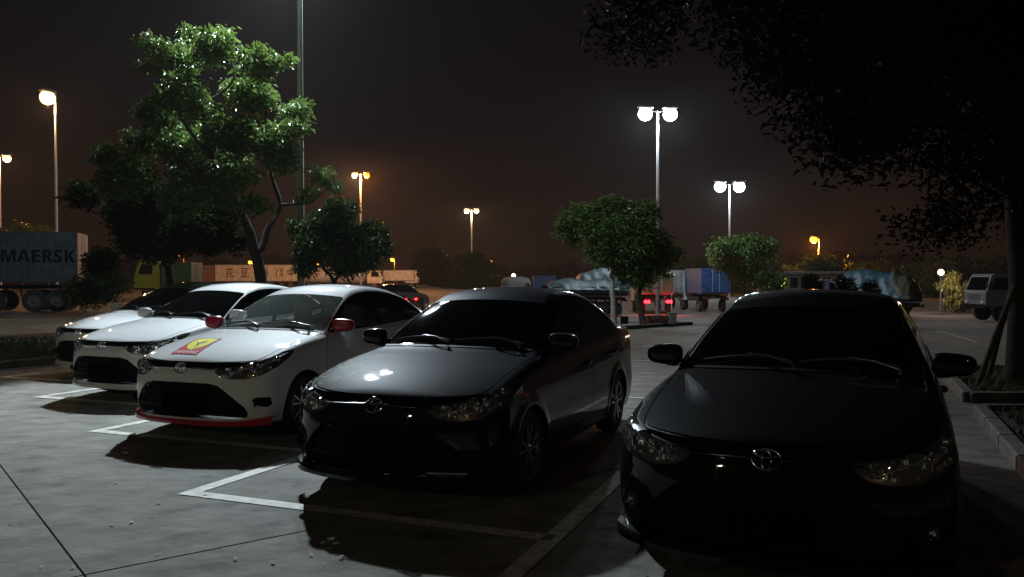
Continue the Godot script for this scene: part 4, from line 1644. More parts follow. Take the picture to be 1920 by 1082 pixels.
func cars() -> void:
	car("black sedan nearest the camera, seen almost head-on", W(1.20, 3.95), 0.432, M.black_paint, {"fog": M.reflector, "bar": M.dark_chrome, "badge": M.badge})
	car("dark navy sedan with a bright lamp reflection on its hood", W(-0.944, 5.63), 0.375, M.navy_paint, {"bar": M.dark_chrome, "badge": M.badge})
	var w := car("white sedan with red mirrors, red lip and a shield sticker on its hood", W(-3.16, 7.91), 0.370, M.white_paint, {"lip": M.red_paint, "mirror": M.red_paint, "cabin": true, "screen": M.hazed_glass, "window": M.side_glass})
	sticker(w)
	car("plain white sedan with blacked-out windscreen, second from the left", W(-5.15, 10.43), 0.415, M.white_paint, {})
	car("white sedan with a black roof at the far left of the row", W(-6.75, 12.95), 0.415, M.white_paint, {"roof": M.black_roof})

func sticker(w: Node3D) -> void:
	# a red sheet with a yellow shield, a dark rearing animal and white capitals, printed flat
	var iw := 192
	var ih := 288
	var im := Image.create(iw, ih, false, Image.FORMAT_RGB8)
	im.fill(Color(0.7, 0.04, 0.1))
	var shield := pts([0.10, 0.05, 0.5, 0.03, 0.90, 0.05, 0.92, 0.3, 0.86, 0.52, 0.72, 0.68, 0.5, 0.78, 0.28, 0.68, 0.14, 0.52, 0.08, 0.3])
	var beast := [pts([0.40, 0.62, 0.46, 0.52, 0.44, 0.42, 0.47, 0.32, 0.54, 0.24, 0.58, 0.18, 0.66, 0.22, 0.62, 0.28, 0.62, 0.36, 0.56, 0.46, 0.58, 0.54, 0.54, 0.64, 0.5, 0.64, 0.52, 0.55, 0.48, 0.52]), pts([0.60, 0.34, 0.72, 0.30, 0.74, 0.36, 0.70, 0.34, 0.62, 0.39]), pts([0.44, 0.44, 0.34, 0.36, 0.30, 0.26, 0.36, 0.30, 0.40, 0.36, 0.46, 0.40])]
	for y in ih:
		for x in iw:
			var q := Vector2(float(x) / iw, float(y) / ih)
			var s := pol(q.x, q.y, shield)
			var c := im.get_pixel(x, y)
			if s > -0.03:
				c = Color(0.12, 0.1, 0.02)
			if s > 0.0:
				c = Color(0.88, 0.84, 0.02)
				for bp in beast:
					if pol(q.x, q.y, bp) > 0.0:
						c = Color(0.36, 0.35, 0.05)
			if minf(minf(q.x, 1.0 - q.x), minf(q.y, 1.0 - q.y)) < 0.012:
				c = Color(0.2, 0.1, 0.1)
			im.set_pixel(x, y, c)
	var glyph := {"F": [0x1F, 0x10, 0x1E, 0x10, 0x10], "E": [0x1F, 0x10, 0x1E, 0x10, 0x1F], "R": [0x1E, 0x11, 0x1E, 0x12, 0x11], "A": [0x0E, 0x11, 0x1F, 0x11, 0x11], "I": [0x1F, 0x04, 0x04, 0x04, 0x1F]}
	var at := 12
	for ch in "FERRARI":
		for row in 5:
			for col in 5:
				if (glyph[ch][row] >> (4 - col)) & 1:
					im.fill_rect(Rect2i(at + col * 4, 240 + row * 7, 4, 7), Color(0.9, 0.86, 0.86))
		at += 25
	var m := dull(mat(1, 1, 1, 0.6), 0.15)
	m.albedo_texture = ImageTexture.create_from_image(im)
	var b := MB.new()
	var f := func(u: float, v: float) -> Vector3:
		var x := lerpf(0.73, 0.225, v) - 0.03 * (u - 0.5)
		var z := lerpf(-0.37, -0.03, u) - 0.11 * (0.5 - v)
		return Vector3(x, hood_y(x, z) + 0.004, z)
	b.grid(f, 12, 18, Vector3.UP)
	part("hood_sticker", b, m, w)

func hood_y(x: float, z: float) -> float:
	# where the car's skin lies above (x, z)
	var lo := 0.6
	var hi := 1.2
	for k in 18:
		var y := (lo + hi) * 0.5
		if car_f(x, y, absf(z)) < 0.0:
			lo = y
		else:
			hi = y
	return lo

func left_side() -> void:
	var spray := leaf_spray(12, 0.15, 0.065, 0.17, 0.25, 3)
	var big := [[330, 116, 44], [300, 96, 22], [420, 111, 39], [430, 81, 20], [500, 136, 39], [540, 126, 17], [540, 206, 32], [455, 171, 49], [370, 196, 49], [290, 211, 42], [240, 261, 37], [330, 271, 52], [430, 251, 55], [520, 271, 44], [205, 296, 25], [275, 331, 44], [360, 341, 45], [460, 336, 39], [535, 306, 29], [600, 331, 20], [625, 351, 13], [575, 366, 17], [420, 366, 34], [330, 376, 39], [255, 356, 34], [490, 391, 24], [410, 306, 42], [280, 136, 13], [380, 81, 13], [470, 106, 15], [565, 196, 13], [560, 246, 18]]
	tree("broadleaf_tree", "large lit broadleaf tree with a leaning trunk beside the tall pole", "trees planted round the lot", W(-5.9, 20.3, 0.09),
		[[[W(-5.9, 20.3, 0.05), px(492, 530, 20.2), px(470, 440, 20.0), px(450, 393, 20.0), px(400, 300, 19.8), px(380, 200, 19.6)], 0.17, 0.03],
		[[px(490, 470, 20.1), px(505, 425, 20.3), px(526, 384, 20.6), px(505, 310, 20.6), px(500, 210, 20.4)], 0.09, 0.02],
		[[px(526, 384, 20.6), px(560, 382, 20.3), px(585, 378, 20.2), px(625, 345, 20.0)], 0.045, 0.012],
		[[px(450, 393, 20.0), px(380, 340, 20.4), px(290, 260, 20.6), px(240, 250, 20.6)], 0.07, 0.015],
		[[px(400, 300, 19.8), px(330, 200, 19.4), px(330, 110, 19.2)], 0.06, 0.012],
		[[px(380, 200, 19.6), px(440, 150, 19.6), px(425, 90, 19.6)], 0.04, 0.01]],
		from_px(big, 20.0, 0.9, 7), 360.0, spray, M.leaf, 17)
	var low := [[180, 370, 32], [220, 400, 46], [290, 385, 56], [300, 450, 62], [390, 425, 56], [230, 445, 38], [385, 452, 36], [200, 495, 30], [440, 450, 34], [345, 420, 44], [420, 395, 36]]
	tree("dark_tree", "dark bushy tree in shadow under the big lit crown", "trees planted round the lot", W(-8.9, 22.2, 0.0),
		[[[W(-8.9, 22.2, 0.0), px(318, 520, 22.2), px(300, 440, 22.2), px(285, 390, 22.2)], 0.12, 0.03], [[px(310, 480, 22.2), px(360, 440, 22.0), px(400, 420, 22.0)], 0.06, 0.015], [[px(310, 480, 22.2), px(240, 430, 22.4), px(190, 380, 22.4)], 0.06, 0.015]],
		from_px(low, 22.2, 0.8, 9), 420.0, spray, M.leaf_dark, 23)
	var sm := leaf_spray(14, 0.13, 0.06, 0.13, 0.1, 31)
	tree("small_tree", "small round tree with a forked trunk right of the tall pole", "trees planted round the lot", W(-4.45, 20.8, 0.09),
		[[[W(-4.45, 20.8, 0.05), px(625, 530, 20.8), px(605, 500, 20.8), px(598, 440, 20.8)], 0.06, 0.02], [[px(625, 532, 20.8), px(640, 500, 20.8), px(650, 430, 20.8)], 0.05, 0.015], [[px(640, 500, 20.8), px(680, 470, 20.8), px(700, 450, 20.8)], 0.035, 0.01]],
		from_px([[638, 402, 30], [655, 390, 16], [600, 420, 30], [690, 440, 34], [640, 450, 42], [705, 465, 26], [588, 468, 32], [650, 490, 34], [690, 485, 24], [560, 430, 18], [570, 495, 20]], 20.8, 0.45, 11), 620.0, sm, M.leaf_glossy, 29)
	# hedge clump under the container's end
	var hb := thing("dark_hedge", W(-16.6, 33.5), 0.0, "dark hedge left of the dark tree, beside the container's end", "hedge")
	crown(hb, [[Vector3(-0.4, 0.9, 0), 0.9], [Vector3(0.5, 1.2, 0.2), 0.9], [Vector3(0.2, 2.2, 0), 0.7]], 300.0, spray, M.leaf_dark, 41)
	# shipping container on a trailer
	var t := thing("container_lorry", W(-30.97, 34.7), 0.3, "grey-blue shipping container on a dark trailer at the left edge", "lorry")
	var bx := cargo_box(t, "container", 0.0, 11.9, 2.44, 1.32, 3.52, M.container, 44)
	lettering(bx, "MAERSK", 0.54, M.ink, Vector3(10.35, 2.45, 1.25), 0.0)
	truck_frame(t, 0.2, 11.8, 2.44, 1.1, [1.2, 7.3, 8.6, 10.2, 11.1], 0.5)
	for k in 3:
		var bb := MB.new()
		bb.bx(4.0 + k * 0.7, 0.7, 0.9, 0.5, 0.6, 0.35, 0.04)
		part("tool_box", bb, M.black_plastic, t)
	# lit tree tops behind it, the warm lamplight put into their leaf colour
	for q in [[40, 432, 18, 30], [88, 436, 16, 26], [-10, 436, 14, 30]]:
		var at := px(q[0], 470, 66.0)
		at.y = ground_h(at.x, 66.0)
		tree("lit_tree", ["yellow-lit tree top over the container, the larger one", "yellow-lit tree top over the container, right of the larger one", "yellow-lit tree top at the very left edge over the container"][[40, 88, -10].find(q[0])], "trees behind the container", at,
			[[[at, at + Vector3(0.1, 2.0, 0), at + Vector3(0, 4.2, 0)], 0.14, 0.04]], from_px([[q[0], q[1], q[2]], [q[0] - 10, q[1] + 16, q[2]], [q[0] + 12, q[1] + 18, q[2]], [q[0], q[1] + 36, q[3]]], 66.0, 0.5, q[0] + 50), 90.0, leaf_spray(10, 0.3, 0.16, 0.3, 0.1, 33), M.leaf_lamplit, 43 + q[0])

func far_lorries() -> void:
	var s8 := thing("box_lorry", W(-26.6, 60.0), 0.0, "lorry with a lime green cab and a dark green box", "lorry")
	truck_cab(s8, 1.8, 2.2, 0.75, 2.62, M.lime)
	cargo_box(s8, "cargo_box", 1.95, 4.0, 2.2, 0.95, 2.55, M.dark_green, 0)
	truck_frame(s8, 0.3, 4.0, 2.1, 0.7, [0.9, 3.1], 0.42)
	# long pale box with brush lettering
	var t := thing("box_lorry", W(-41.2, 110.0), 0.0, "long cream lorry box with large dark characters on its side", "lorry")
	cargo_box(t, "front_box", 0.0, 2.5, 2.5, 0.9, 3.0, M.rust_red, 5)
	var bx := cargo_box(t, "cargo_box", 2.6, 13.6, 2.5, 0.9, 3.1, M.cream, 0, M.truck_grey)
	truck_frame(t, 0.0, 13.5, 2.4, 0.8, [1.2, 9.8, 11.2, 12.4], 0.48)
	var z := 1.262
	var sc := 1.25
	strokes(bx, [[0.1, 0.82, 0.9, 0.82], [0.35, 0.98, 0.35, 0.68], [0.65, 0.98, 0.65, 0.68], [0.38, 0.64, 0.12, 0.3], [0.26, 0.48, 0.26, 0.0], [0.55, 0.62, 0.55, 0.08], [0.55, 0.08, 0.9, 0.08], [0.9, 0.08, 0.9, 0.2], [0.86, 0.5, 0.55, 0.34]], sc, M.ink_red, Vector3(3.9, 1.45, z), 0.0)
	strokes(bx, [[0.12, 0.9, 0.88, 0.9], [0.28, 0.7, 0.72, 0.7], [0.28, 0.7, 0.28, 0.42], [0.72, 0.7, 0.72, 0.42], [0.28, 0.42, 0.72, 0.42], [0.34, 0.32, 0.42, 0.1], [0.68, 0.32, 0.58, 0.1], [0.06, 0.04, 0.94, 0.04]], sc, M.ink_red, Vector3(5.8, 1.45, z), 0.0)
	strokes(bx, [[0.44, 0.5, 0.6, 0.5]], sc, M.ink, Vector3(7.05, 1.4, z), 0.0, 0.16)
	strokes(bx, [[0.12, 0.95, 0.12, 0.0], [0.12, 0.95, 0.38, 0.95], [0.38, 0.95, 0.38, 0.02], [0.12, 0.65, 0.38, 0.65], [0.12, 0.36, 0.38, 0.36], [0.5, 0.95, 0.56, 0.75], [0.7, 0.98, 0.72, 0.76], [0.92, 0.95, 0.84, 0.75], [0.5, 0.66, 0.5, 0.02], [0.92, 0.66, 0.92, 0.02], [0.5, 0.66, 0.92, 0.66], [0.5, 0.04, 0.92, 0.04], [0.56, 0.56, 0.86, 0.12], [0.86, 0.56, 0.56, 0.12]], sc, M.ink, Vector3(8.25, 1.45, z), 0.0, 0.08)
	strokes(bx, [[0.1, 0.9, 0.34, 0.62], [0.34, 0.62, 0.1, 0.44], [0.22, 0.5, 0.22, 0.0], [0.5, 0.85, 0.94, 0.85], [0.54, 0.62, 0.9, 0.62], [0.72, 0.98, 0.72, 0.3], [0.48, 0.3, 0.96, 0.3], [0.8, 0.3, 0.8, 0.02]], sc, M.ink_red, Vector3(10.35, 1.45, z), 0.0, 0.09)
	strokes(bx, [[0.16, 0.72, 0.84, 0.72], [0.16, 0.72, 0.16, 0.36], [0.84, 0.72, 0.84, 0.36], [0.16, 0.36, 0.84, 0.36], [0.5, 1.0, 0.5, 0.0]], sc, M.ink_red, Vector3(11.9, 1.45, z), 0.0)
	# tanker, facing right
	t = thing("tanker_lorry", W(-16.6, 108.0), PI, "silver tanker lorry with an orange sheen along its tank", "lorry")
	truck_cab(t, 1.9, 2.3, 0.7, 2.3, M.cream)
	var b := MB.new()
	var prof := [Vector2(0, 0), Vector2(0.6, 0.05), Vector2(1.0, 0.35)]
	for k in 9:
		prof.append(Vector2(1.02, 0.5 + 0.85 * k))
	prof.append_array([Vector2(1.0, 7.65), Vector2(0.6, 7.95), Vector2(0, 8.0)])
	b.lathe(prof, Transform3D(Basis(Vector3(0, 0, 1), -PI / 2), Vector3(2.2, 1.62, 0)), 36)
	var tank := part("tank", b, M.tank, t)
	for k in 5:
		b = MB.new()
		b.lathe([Vector2(1.02, -0.04), Vector2(1.045, -0.03), Vector2(1.045, 0.03), Vector2(1.02, 0.04)], Transform3D(Basis(Vector3(0, 0, 1), -PI / 2), Vector3(3.2 + 1.5 * k, 1.62, 0)), 36)
		part("band", b, M.galvanised, tank)
	b = MB.new()
	b.bx(6.2, 2.68, 0, 6.4, 0.06, 0.5, 0.02)
	part("walkway", b, M.galvanised, tank)
	truck_frame(t, 0.3, 10.2, 2.3, 0.72, [1.0, 6.8, 8.2, 9.3], 0.46)
	t = thing("box_lorry", W(-12.6, 113.0), PI, "cream lorry box behind the tanker's cab", "lorry")
	truck_cab(t, 1.7, 2.3, 0.7, 2.2, M.cream)
	cargo_box(t, "cargo_box", 0.4, 4.6, 2.4, 0.95, 2.42, M.cream, 0, M.truck_grey)
	truck_frame(t, 0.3, 4.6, 2.3, 0.7, [0.9, 3.6], 0.42)
	# a car driving off, its tail lights lit
	var r := thing("parked_car", W(-5.2, 47.0), PI / 2 + 2.75, "dark car far off with glowing red tail lights", "car")
	for n in ["body", "hood", "roof", "trunk_lid"]:
		part(n, CM[n], M.black_paint, r)
	part("rear_window", CM.rear_window, M.tint, r)
	part("windscreen", CM.windscreen, M.tint, r)
	var tg := glow(1.0, 0.05, 0.09, 26.0)
	for s in [1, -1]:
		for n in ["front_door", "rear_door"]:
			part(n, CM["%s%d" % [n, s]], M.black_paint, r)
		for n in ["window_trim", "front_window", "rear_door_window", "quarter_window"]:
			part(n, CM["%s%d" % [n, s]], M.tint, r)
		part("tail_light", CM["tail_light%d" % s], tg, r)
		lamp_light(r, Vector3(4.6, 0.85, 0.62 * s), Color(1, 0.08, 0.1), 5.0, 0.05)
		for k in 2:
			var w := Node3D.new()
			w.name = "wheel"
			r.add_child(w, true)
			w.transform = Transform3D(Basis(Vector3.UP, 0.0 if s > 0 else PI), Vector3([AX_F, AX_R][k], HUB, 0.742 * s))
			part("tyre", CM.tyre, M.tyre, w)
			part("rim", CM.rim, M.rim, w)

func middle() -> void:
	# dark trees against the sky, centre
	var far := leaf_spray(10, 0.42, 0.22, 0.42, 0.1, 37)
	var sets := [[812, 130.0, [[790, 480, 16], [815, 478, 24], [835, 495, 22], [800, 510, 28], [830, 525, 24]], "dark tree against the sky, left of the warm twin lamp"], [882, 128.0, [[870, 492, 22], [895, 485, 20], [915, 500, 18], [880, 515, 26], [905, 525, 20]], "dark tree at the foot of the warm twin lamp"], [850, 118.0, [[850, 520, 26], [870, 535, 18], [925, 530, 20], [945, 535, 16], [898, 535, 16]], "low dark tree in front of the warm twin lamp"], [1300, 130.0, [[1285, 500, 20], [1310, 490, 18], [1300, 520, 26], [1330, 525, 18]], "dark tree behind the blue box lorry"]]
	for q in sets:
		var at := W((q[0] - 960.0) * q[1] / 1570.0, q[1])
		tree("distant_tree", q[3], "dark trees along the skyline", at, [[[at, at + Vector3(0.2, 1.6, 0), at + Vector3(0, 3.4, 0)], 0.2, 0.06]], from_px(q[2], q[1], 1.0, int(q[0])), 55.0, far, M.leaf_dark, int(q[0]))
	# trees on the island
	var sp := leaf_spray(12, 0.16, 0.075, 0.2, 0.15, 47)
	tree("broadleaf_tree", "green tree on the kerbed island with a wide crown over the tail lights", "trees planted round the lot", W(4.75, 30.0, 0.09),
		[[[W(4.75, 30.0, 0.05), px(1196, 560, 30.3), px(1205, 520, 30.5), px(1185, 470, 30.6), px(1160, 420, 30.6)], 0.13, 0.03], [[px(1204, 525, 30.5), px(1235, 490, 30.5), px(1245, 465, 30.4)], 0.06, 0.015], [[px(1196, 500, 30.5), px(1140, 460, 30.8), px(1090, 420, 31.0)], 0.06, 0.015]],
		from_px([[1085, 405, 26], [1062, 425, 18], [1110, 400, 22], [1150, 394, 24], [1180, 388, 18], [1210, 400, 24], [1120, 440, 36], [1165, 425, 34], [1195, 445, 38], [1240, 455, 26], [1080, 445, 18], [1165, 475, 32], [1200, 490, 34], [1235, 495, 26], [1120, 475, 20], [1205, 518, 20], [1262, 475, 14], [1180, 515, 18], [1100, 425, 24]], 30.6, 0.9, 13), 330.0, sp, M.leaf, 53)
	tree("white_trunk_tree", "young tree with a white-painted trunk at the island's left end", "trees planted round the lot", W(3.75, 30.6, 0.09),
		[[[W(3.75, 30.6, 0.05), px(1150, 570, 30.6), px(1148, 530, 30.6), px(1150, 490, 30.6)], 0.115, 0.08], [[px(1149, 522, 30.6), px(1165, 508, 30.4), px(1195, 510, 30.2)], 0.05, 0.02]],
		from_px([[1170, 512, 13], [1188, 518, 13], [1158, 505, 10]], 30.4, 0.3, 15), 420.0, sp, M.leaf_dark, 59, M.white_bark)
	tree("broadleaf_tree", "grey-green tree over the blue box lorry", "trees planted round the lot", W(15.6, 56.0),
		[[[W(15.6, 56.0), px(1396, 560, 56.0), px(1392, 520, 56.0), px(1380, 480, 56.0)], 0.14, 0.05], [[px(1392, 520, 56.0), px(1425, 490, 56.0), px(1440, 470, 56.0)], 0.07, 0.02]],
		from_px([[1345, 470, 22], [1375, 462, 24], [1405, 462, 26], [1435, 465, 20], [1365, 485, 26], [1400, 490, 28], [1415, 520, 24], [1440, 530, 20], [1385, 510, 18], [1460, 525, 16]], 56.0, 1.0, 19), 130.0, leaf_spray(12, 0.24, 0.12, 0.3, 0.1, 61), M.leaf, 61)
	# things on the island
	var t := thing("brick_planter", W(5.45, 30.8, 0.09), 0.3, "low red brick planter under the green tree", "planter")
	for row in 4:
		for k in 5:
			for s in 2:
				var b := MB.new()
				b.bx(-0.46 + 0.2 * k + (0.05 if row % 2 else 0.0), 0.05 + 0.075 * row, -0.3 + 0.6 * s, 0.19, 0.065, 0.1, 0.008)
				part("brick", b, M.brick, t)
		for k in 3:
			for s in 2:
				var b := MB.new()
				b.bx(-0.46 + 0.96 * s, 0.05 + 0.075 * row, -0.17 + 0.17 * k, 0.1, 0.065, 0.15, 0.008)
				part("brick", b, M.brick, t)
	var b := MB.new()
	b.bx(0, 0.12, 0, 0.9, 0.2, 0.5)
	part("soil", b, M.soil, t)
	t = thing("utility_box", W(5.85, 30.6, 0.09), 0.1, "pale utility box at the right end of the brick planter", "box")
	b = MB.new(); b.bx(0, 0.2, 0, 0.28, 0.4, 0.25, 0.015); part("cabinet", b, M.wall, t)
	b = MB.new(); b.bx(0, 0.415, 0, 0.32, 0.03, 0.29, 0.008); part("lid", b, M.wall, t)
	b = MB.new(); b.bx(0.0, 0.2, 0.13, 0.2, 0.3, 0.012, 0.004); part("door", b, M.wall, t)
	t = thing("stone_block", W(4.95, 31.6, 0.09), 0.2, "pale stone block left of the brick planter", "stone")
	b = MB.new(); b.bx(0, 0.09, 0, 0.34, 0.18, 0.24, 0.03); b.bx(0, 0.2, 0, 0.24, 0.06, 0.18, 0.02); part("block", b, M.white_bark, t)
	t = thing("bucket", W(4.15, 30.8, 0.09), 0.0, "black bucket standing between the two island trees", "bucket")
	b = MB.new(); b.lathe([Vector2(0, 0.01), Vector2(0.12, 0), Vector2(0.15, 0.26), Vector2(0.16, 0.27), Vector2(0.14, 0.27), Vector2(0.11, 0.03), Vector2(0, 0.03)], Transform3D(), 18); part("pail", b, M.black_plastic, t)
	b = MB.new(); b.tube([Vector3(-0.15, 0.25, 0), Vector3(-0.1, 0.35, 0), Vector3(0, 0.39, 0), Vector3(0.1, 0.35, 0), Vector3(0.15, 0.25, 0)], [0.006], 5); part("handle", b, M.galvanised, t)
	t = thing("tree_stake", W(3.72, 28.6, 0.06), 0.0, "thin dark stake in front of the white tree trunk", "stake")
	b = MB.new(); b.tube([Vector3.ZERO, Vector3(0.01, 0.6, 0), Vector3(-0.03, 1.25, 0)], [0.022, 0.02], 8); part("pole", b, M.timber, t)
	b = MB.new(); b.tube([Vector3(-0.02, 1.0, 0), Vector3(-0.1, 1.02, -0.9), Vector3(0.0, 1.02, -1.9)], [0.008], 5); part("tie", b, M.rope, t)
	# lorries under tarpaulins
	t = thing("tarp_lorry", W(2.2, 52.0), 0.25, "lorry with a low teal tarpaulin over its bed", "lorry", "lorries under tarpaulins")
	bed(t, 0.0, 4.2, 2.1, 1.35, M.navy)
	tarp(t, -0.2, 4.3, 2.4, 1.6, 2.25, M.tarp_teal, 3)
	truck_frame(t, -1.0, 4.2, 2.0, 1.1, [0.4, 3.2], 0.45)
	t = thing("tarp_lorry", W(4.1, 54.0), 0.15, "lorry with a tall grey-teal tarpaulin behind the white tree trunk", "lorry", "lorries under tarpaulins")
	bed(t, 0.0, 3.2, 2.1, 1.35, M.navy)
	tarp(t, -0.2, 3.4, 2.4, 1.6, 3.0, M.tarp_teal, 8, 0.6, 0.0)
	truck_frame(t, -1.5, 3.2, 2.0, 1.1, [-0.6, 2.4], 0.45)
	t = thing("box_lorry", W(1.5, 60.0), 0.0, "small navy lorry box left of the teal tarpaulin", "lorry")
	cargo_box(t, "cargo_box", 0.0, 1.6, 1.8, 1.0, 2.45, M.navy)
	truck_frame(t, -0.2, 1.6, 1.7, 0.9, [0.3, 1.2], 0.36)
	t = thing("round_load_lorry", W(-0.6, 62.0), 0.0, "rounded pale load on a lorry beyond the navy car's roof", "lorry")
	b = MB.new(); b.blob(Transform3D(Basis.from_scale(Vector3(1.1, 0.55, 0.9)), Vector3(0.9, 1.7, 0)), 0.7, 24, 12); part("load", b, M.cargo_grey, t)
	bed(t, -0.2, 2.0, 1.9, 1.1, M.truck_grey)
	truck_frame(t, -0.4, 2.0, 1.7, 0.9, [0.3, 1.5], 0.38)
	# lorry seen from behind, tail lights lit
	t = thing("tail_lit_lorry", W(9.85, 56.5), -PI / 2, "lorry seen from behind with both red tail lights lit", "lorry")
	cargo_box(t, "cargo_box", -4.0, 0.0, 2.1, 1.35, 2.75, M.tarp_olive, 0, M.truck_grey)
	truck_frame(t, -5.4, 0.0, 2.0, 1.15, [-4.9, -1.1], 0.45)
	truck_cab(t, 1.5, 2.0, 0.8, 2.5, M.truck_white)
	t.get_node("cab").position.x = -5.7
	tail_pair(t, 0.06, 0.86, 0.74, 26.0)
	# blue box lorry
	t = thing("box_lorry", W(14.6, 60.0), -PI / 2 + 0.12, "lorry with a bright blue box seen from behind", "lorry")
	cargo_box(t, "cargo_box", -3.6, 0.0, 2.1, 1.35, 3.15, M.blue_box, 0, M.blue_box)
	truck_frame(t, -5.2, 0.0, 2.0, 1.15, [-4.6, -1.0], 0.45)
	truck_cab(t, 1.5, 2.0, 0.8, 2.5, M.truck_white)
	t.get_node("cab").position.x = -5.3
	tail_pair(t, 0.06, 0.95, 0.74, 0.0)
	t = thing("box_lorry", W(12.9, 64.0), -PI / 2 + 0.1, "pale grey lorry box just left of the blue one", "lorry")
	cargo_box(t, "cargo_box", -3.6, 0.0, 1.6, 1.3, 3.05, M.truck_grey)
	truck_frame(t, -5.0, 0.0, 1.6, 1.1, [-4.4, -1.0], 0.42)

func right_side() -> void:
	# shelter with lit windows, far
	var t := thing("roadside_building", W(30.5, 90.0), 0.0, "low building with two lit yellow-green windows under a flat roof", "building")
	var b := MB.new(); b.bx(0, 1.4, 0, 8.0, 2.8, 3.0); part("wall", b, M.wall, t)
	b = MB.new(); b.bx(0, 2.9, 0.3, 9.0, 0.22, 4.2, 0.03); var rf := part("roof", b, M.wall, t)
	b = MB.new(); b.bx(0, 3.03, 2.36, 9.0, 0.12, 0.06); part("fascia", b, M.galvanised, rf)
	for k in 6:
		b = MB.new(); b.bx(-3.0 + 1.15 * k, 1.9, 1.51, 0.8, 1.1, 0.05, 0.01)
		var wn := part("window", b, M.black_plastic, t)
		b = MB.new(); b.bx(-3.0 + 1.15 * k, 1.9, 1.53, 0.66, 0.96, 0.03)
		part("pane", b, glow(0.75, 0.8, 0.28, 1.3) if k in [0, 1] else M.tint, wn)
	# round clipped shrubs
	for q in [[1524, 533, 20, "round-headed dark shrub on a stem, left of the three behind the black car", 0], [1584, 542, 25, "blunt dark shrub in the middle of the three behind the black car", 1], [1632, 545, 20, "dome-shaped dark shrub, right of the three behind the black car", 2]]:
		var d := 30.0
		var x: float = (q[0] - 960.0) * d / 1570.0
		var at := W(x, d)
		var sb := thing("clipped_shrub", at, 0.0, q[3], "shrub", "clipped shrubs behind the black car")
		b = MB.new(); b.tube([Vector3.ZERO, Vector3(0.02, 0.4, 0), Vector3(0, 1.0, 0)], [0.05, 0.03], 8); part("stem", b, M.bark, sb)
		var rad: float = q[2] * d / 1570.0
		var cl := [[Vector3(0, 1.57 - at.y + (518 - q[1]) * d / 1570.0, 0), rad * 0.92]]
		if q[4] > 0:
			cl.append([Vector3(0, 0.9, 0), rad * 1.1]); cl.append([Vector3(0.0, 0.45, 0), rad])
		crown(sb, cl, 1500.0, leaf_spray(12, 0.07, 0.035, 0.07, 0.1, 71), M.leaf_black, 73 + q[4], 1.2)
	# tarpaulin lorry on the right
	t = thing("tarp_lorry", W(24.1, 50.0), -PI / 2 + 0.75, "lorry with a blue tarpaulin and an olive end, right of the shrubs", "lorry", "lorries under tarpaulins")
	bed(t, -4.4, 0.0, 2.1, 1.05, M.navy)
	tarp(t, -4.6, -0.4, 2.5, 1.25, 2.85, M.tarp_blue, 21, -0.4)
	tarp(t, -1.3, 0.15, 2.4, 1.2, 2.6, M.tarp_olive, 25, -0.9)
	truck_frame(t, -6.2, 0.1, 2.0, 0.85, [-5.4, -1.1], 0.45)
	truck_cab(t, 1.5, 2.0, 0.6, 2.3, M.navy)
	t.get_node("cab").position.x = -6.4
	tail_pair(t, 0.14, 0.75, 0.7, 0.0)
	t = thing("box_lorry", W(21.0, 54.0), -PI / 2, "violet lorry box between the dark shrubs", "lorry")
	cargo_box(t, "cargo_box", -2.2, 0.0, 1.1, 0.9, 2.35, M.violet)
	truck_frame(t, -2.6, 0.0, 1.1, 0.75, [-2.0, -0.6], 0.36)
	t = thing("box_lorry", W(22.4, 56.0), -PI / 2, "pale blue lorry box right of the violet one", "lorry")
	cargo_box(t, "cargo_box", -2.2, 0.0, 0.9, 0.7, 2.3, M.truck_grey)
	truck_frame(t, -2.6, 0.0, 1.0, 0.65, [-2.0, -0.6], 0.36)
	# white cab, facing left
	t = thing("flatbed_lorry", W(24.6, 44.5), 0.0, "lorry with a white cab facing left, at the right edge", "lorry")
	truck_cab(t, 1.9, 2.1, 0.8, 2.5, M.truck_pale)
	bed(t, 2.1, 6.5, 2.1, 1.05, M.navy)
	truck_frame(t, 0.3, 6.5, 2.0, 0.8, [0.9, 4.9], 0.46)
	# the yellow-lit bush, its lamplight put into the leaf colour
	t = thing("yellow_lit_bush", W(31.2, 59.0), 0.0, "bush lit yellow beside the white globe lamp", "bush")
	b = MB.new(); b.tube([Vector3.ZERO, Vector3(0, 0.8, 0)], [0.06, 0.03], 6); part("stem", b, M.bark, t)
	crown(t, [[Vector3(-0.3, 1.9, 0), 0.75], [Vector3(0.5, 1.7, 0.1), 0.8], [Vector3(0.1, 0.9, 0.2), 0.95], [Vector3(0.9, 1.0, 0), 0.7], [Vector3(-0.1, 2.5, 0), 0.5]], 160.0, leaf_spray(12, 0.2, 0.09, 0.2, 0.2, 77), M.leaf_lamplit, 79)
	# woods beyond everything
	var wood := []
	var r := RandomNumberGenerator.new()
	r.seed = 91
	for k in 90:
		var x := r.randf_range(-150.0, 190.0)
		var d := r.randf_range(235.0, 270.0)
		wood.append([Vector3(x, r.randf_range(0.0, 3.4) + (2.0 if x > 60.0 else 0.0), -d), r.randf_range(3.0, 5.5)])
	for k in 40:
		var x := r.randf_range(22.0, 90.0)
		var d := r.randf_range(100.0, 125.0)
		wood.append([Vector3(x, r.randf_range(0.0, 2.2), -d), r.randf_range(1.5, 2.8)])
	var wd := Node3D.new()
	wd.name = "distant_woods"
	add_child(wd)
	tag(wd, "dark mass of far trees along the horizon", "woods", "", "stuff")
	crown(wd, wood, 11.0, leaf_spray(14, 0.9, 0.5, 0.9, 0.1, 83), M.leaf_dark, 85)
	# the tree over the right of the picture, with its props
	var at := W(6.95, 11.5, 0.08)
	var cl := []
	var cr := RandomNumberGenerator.new()
	cr.seed = 97
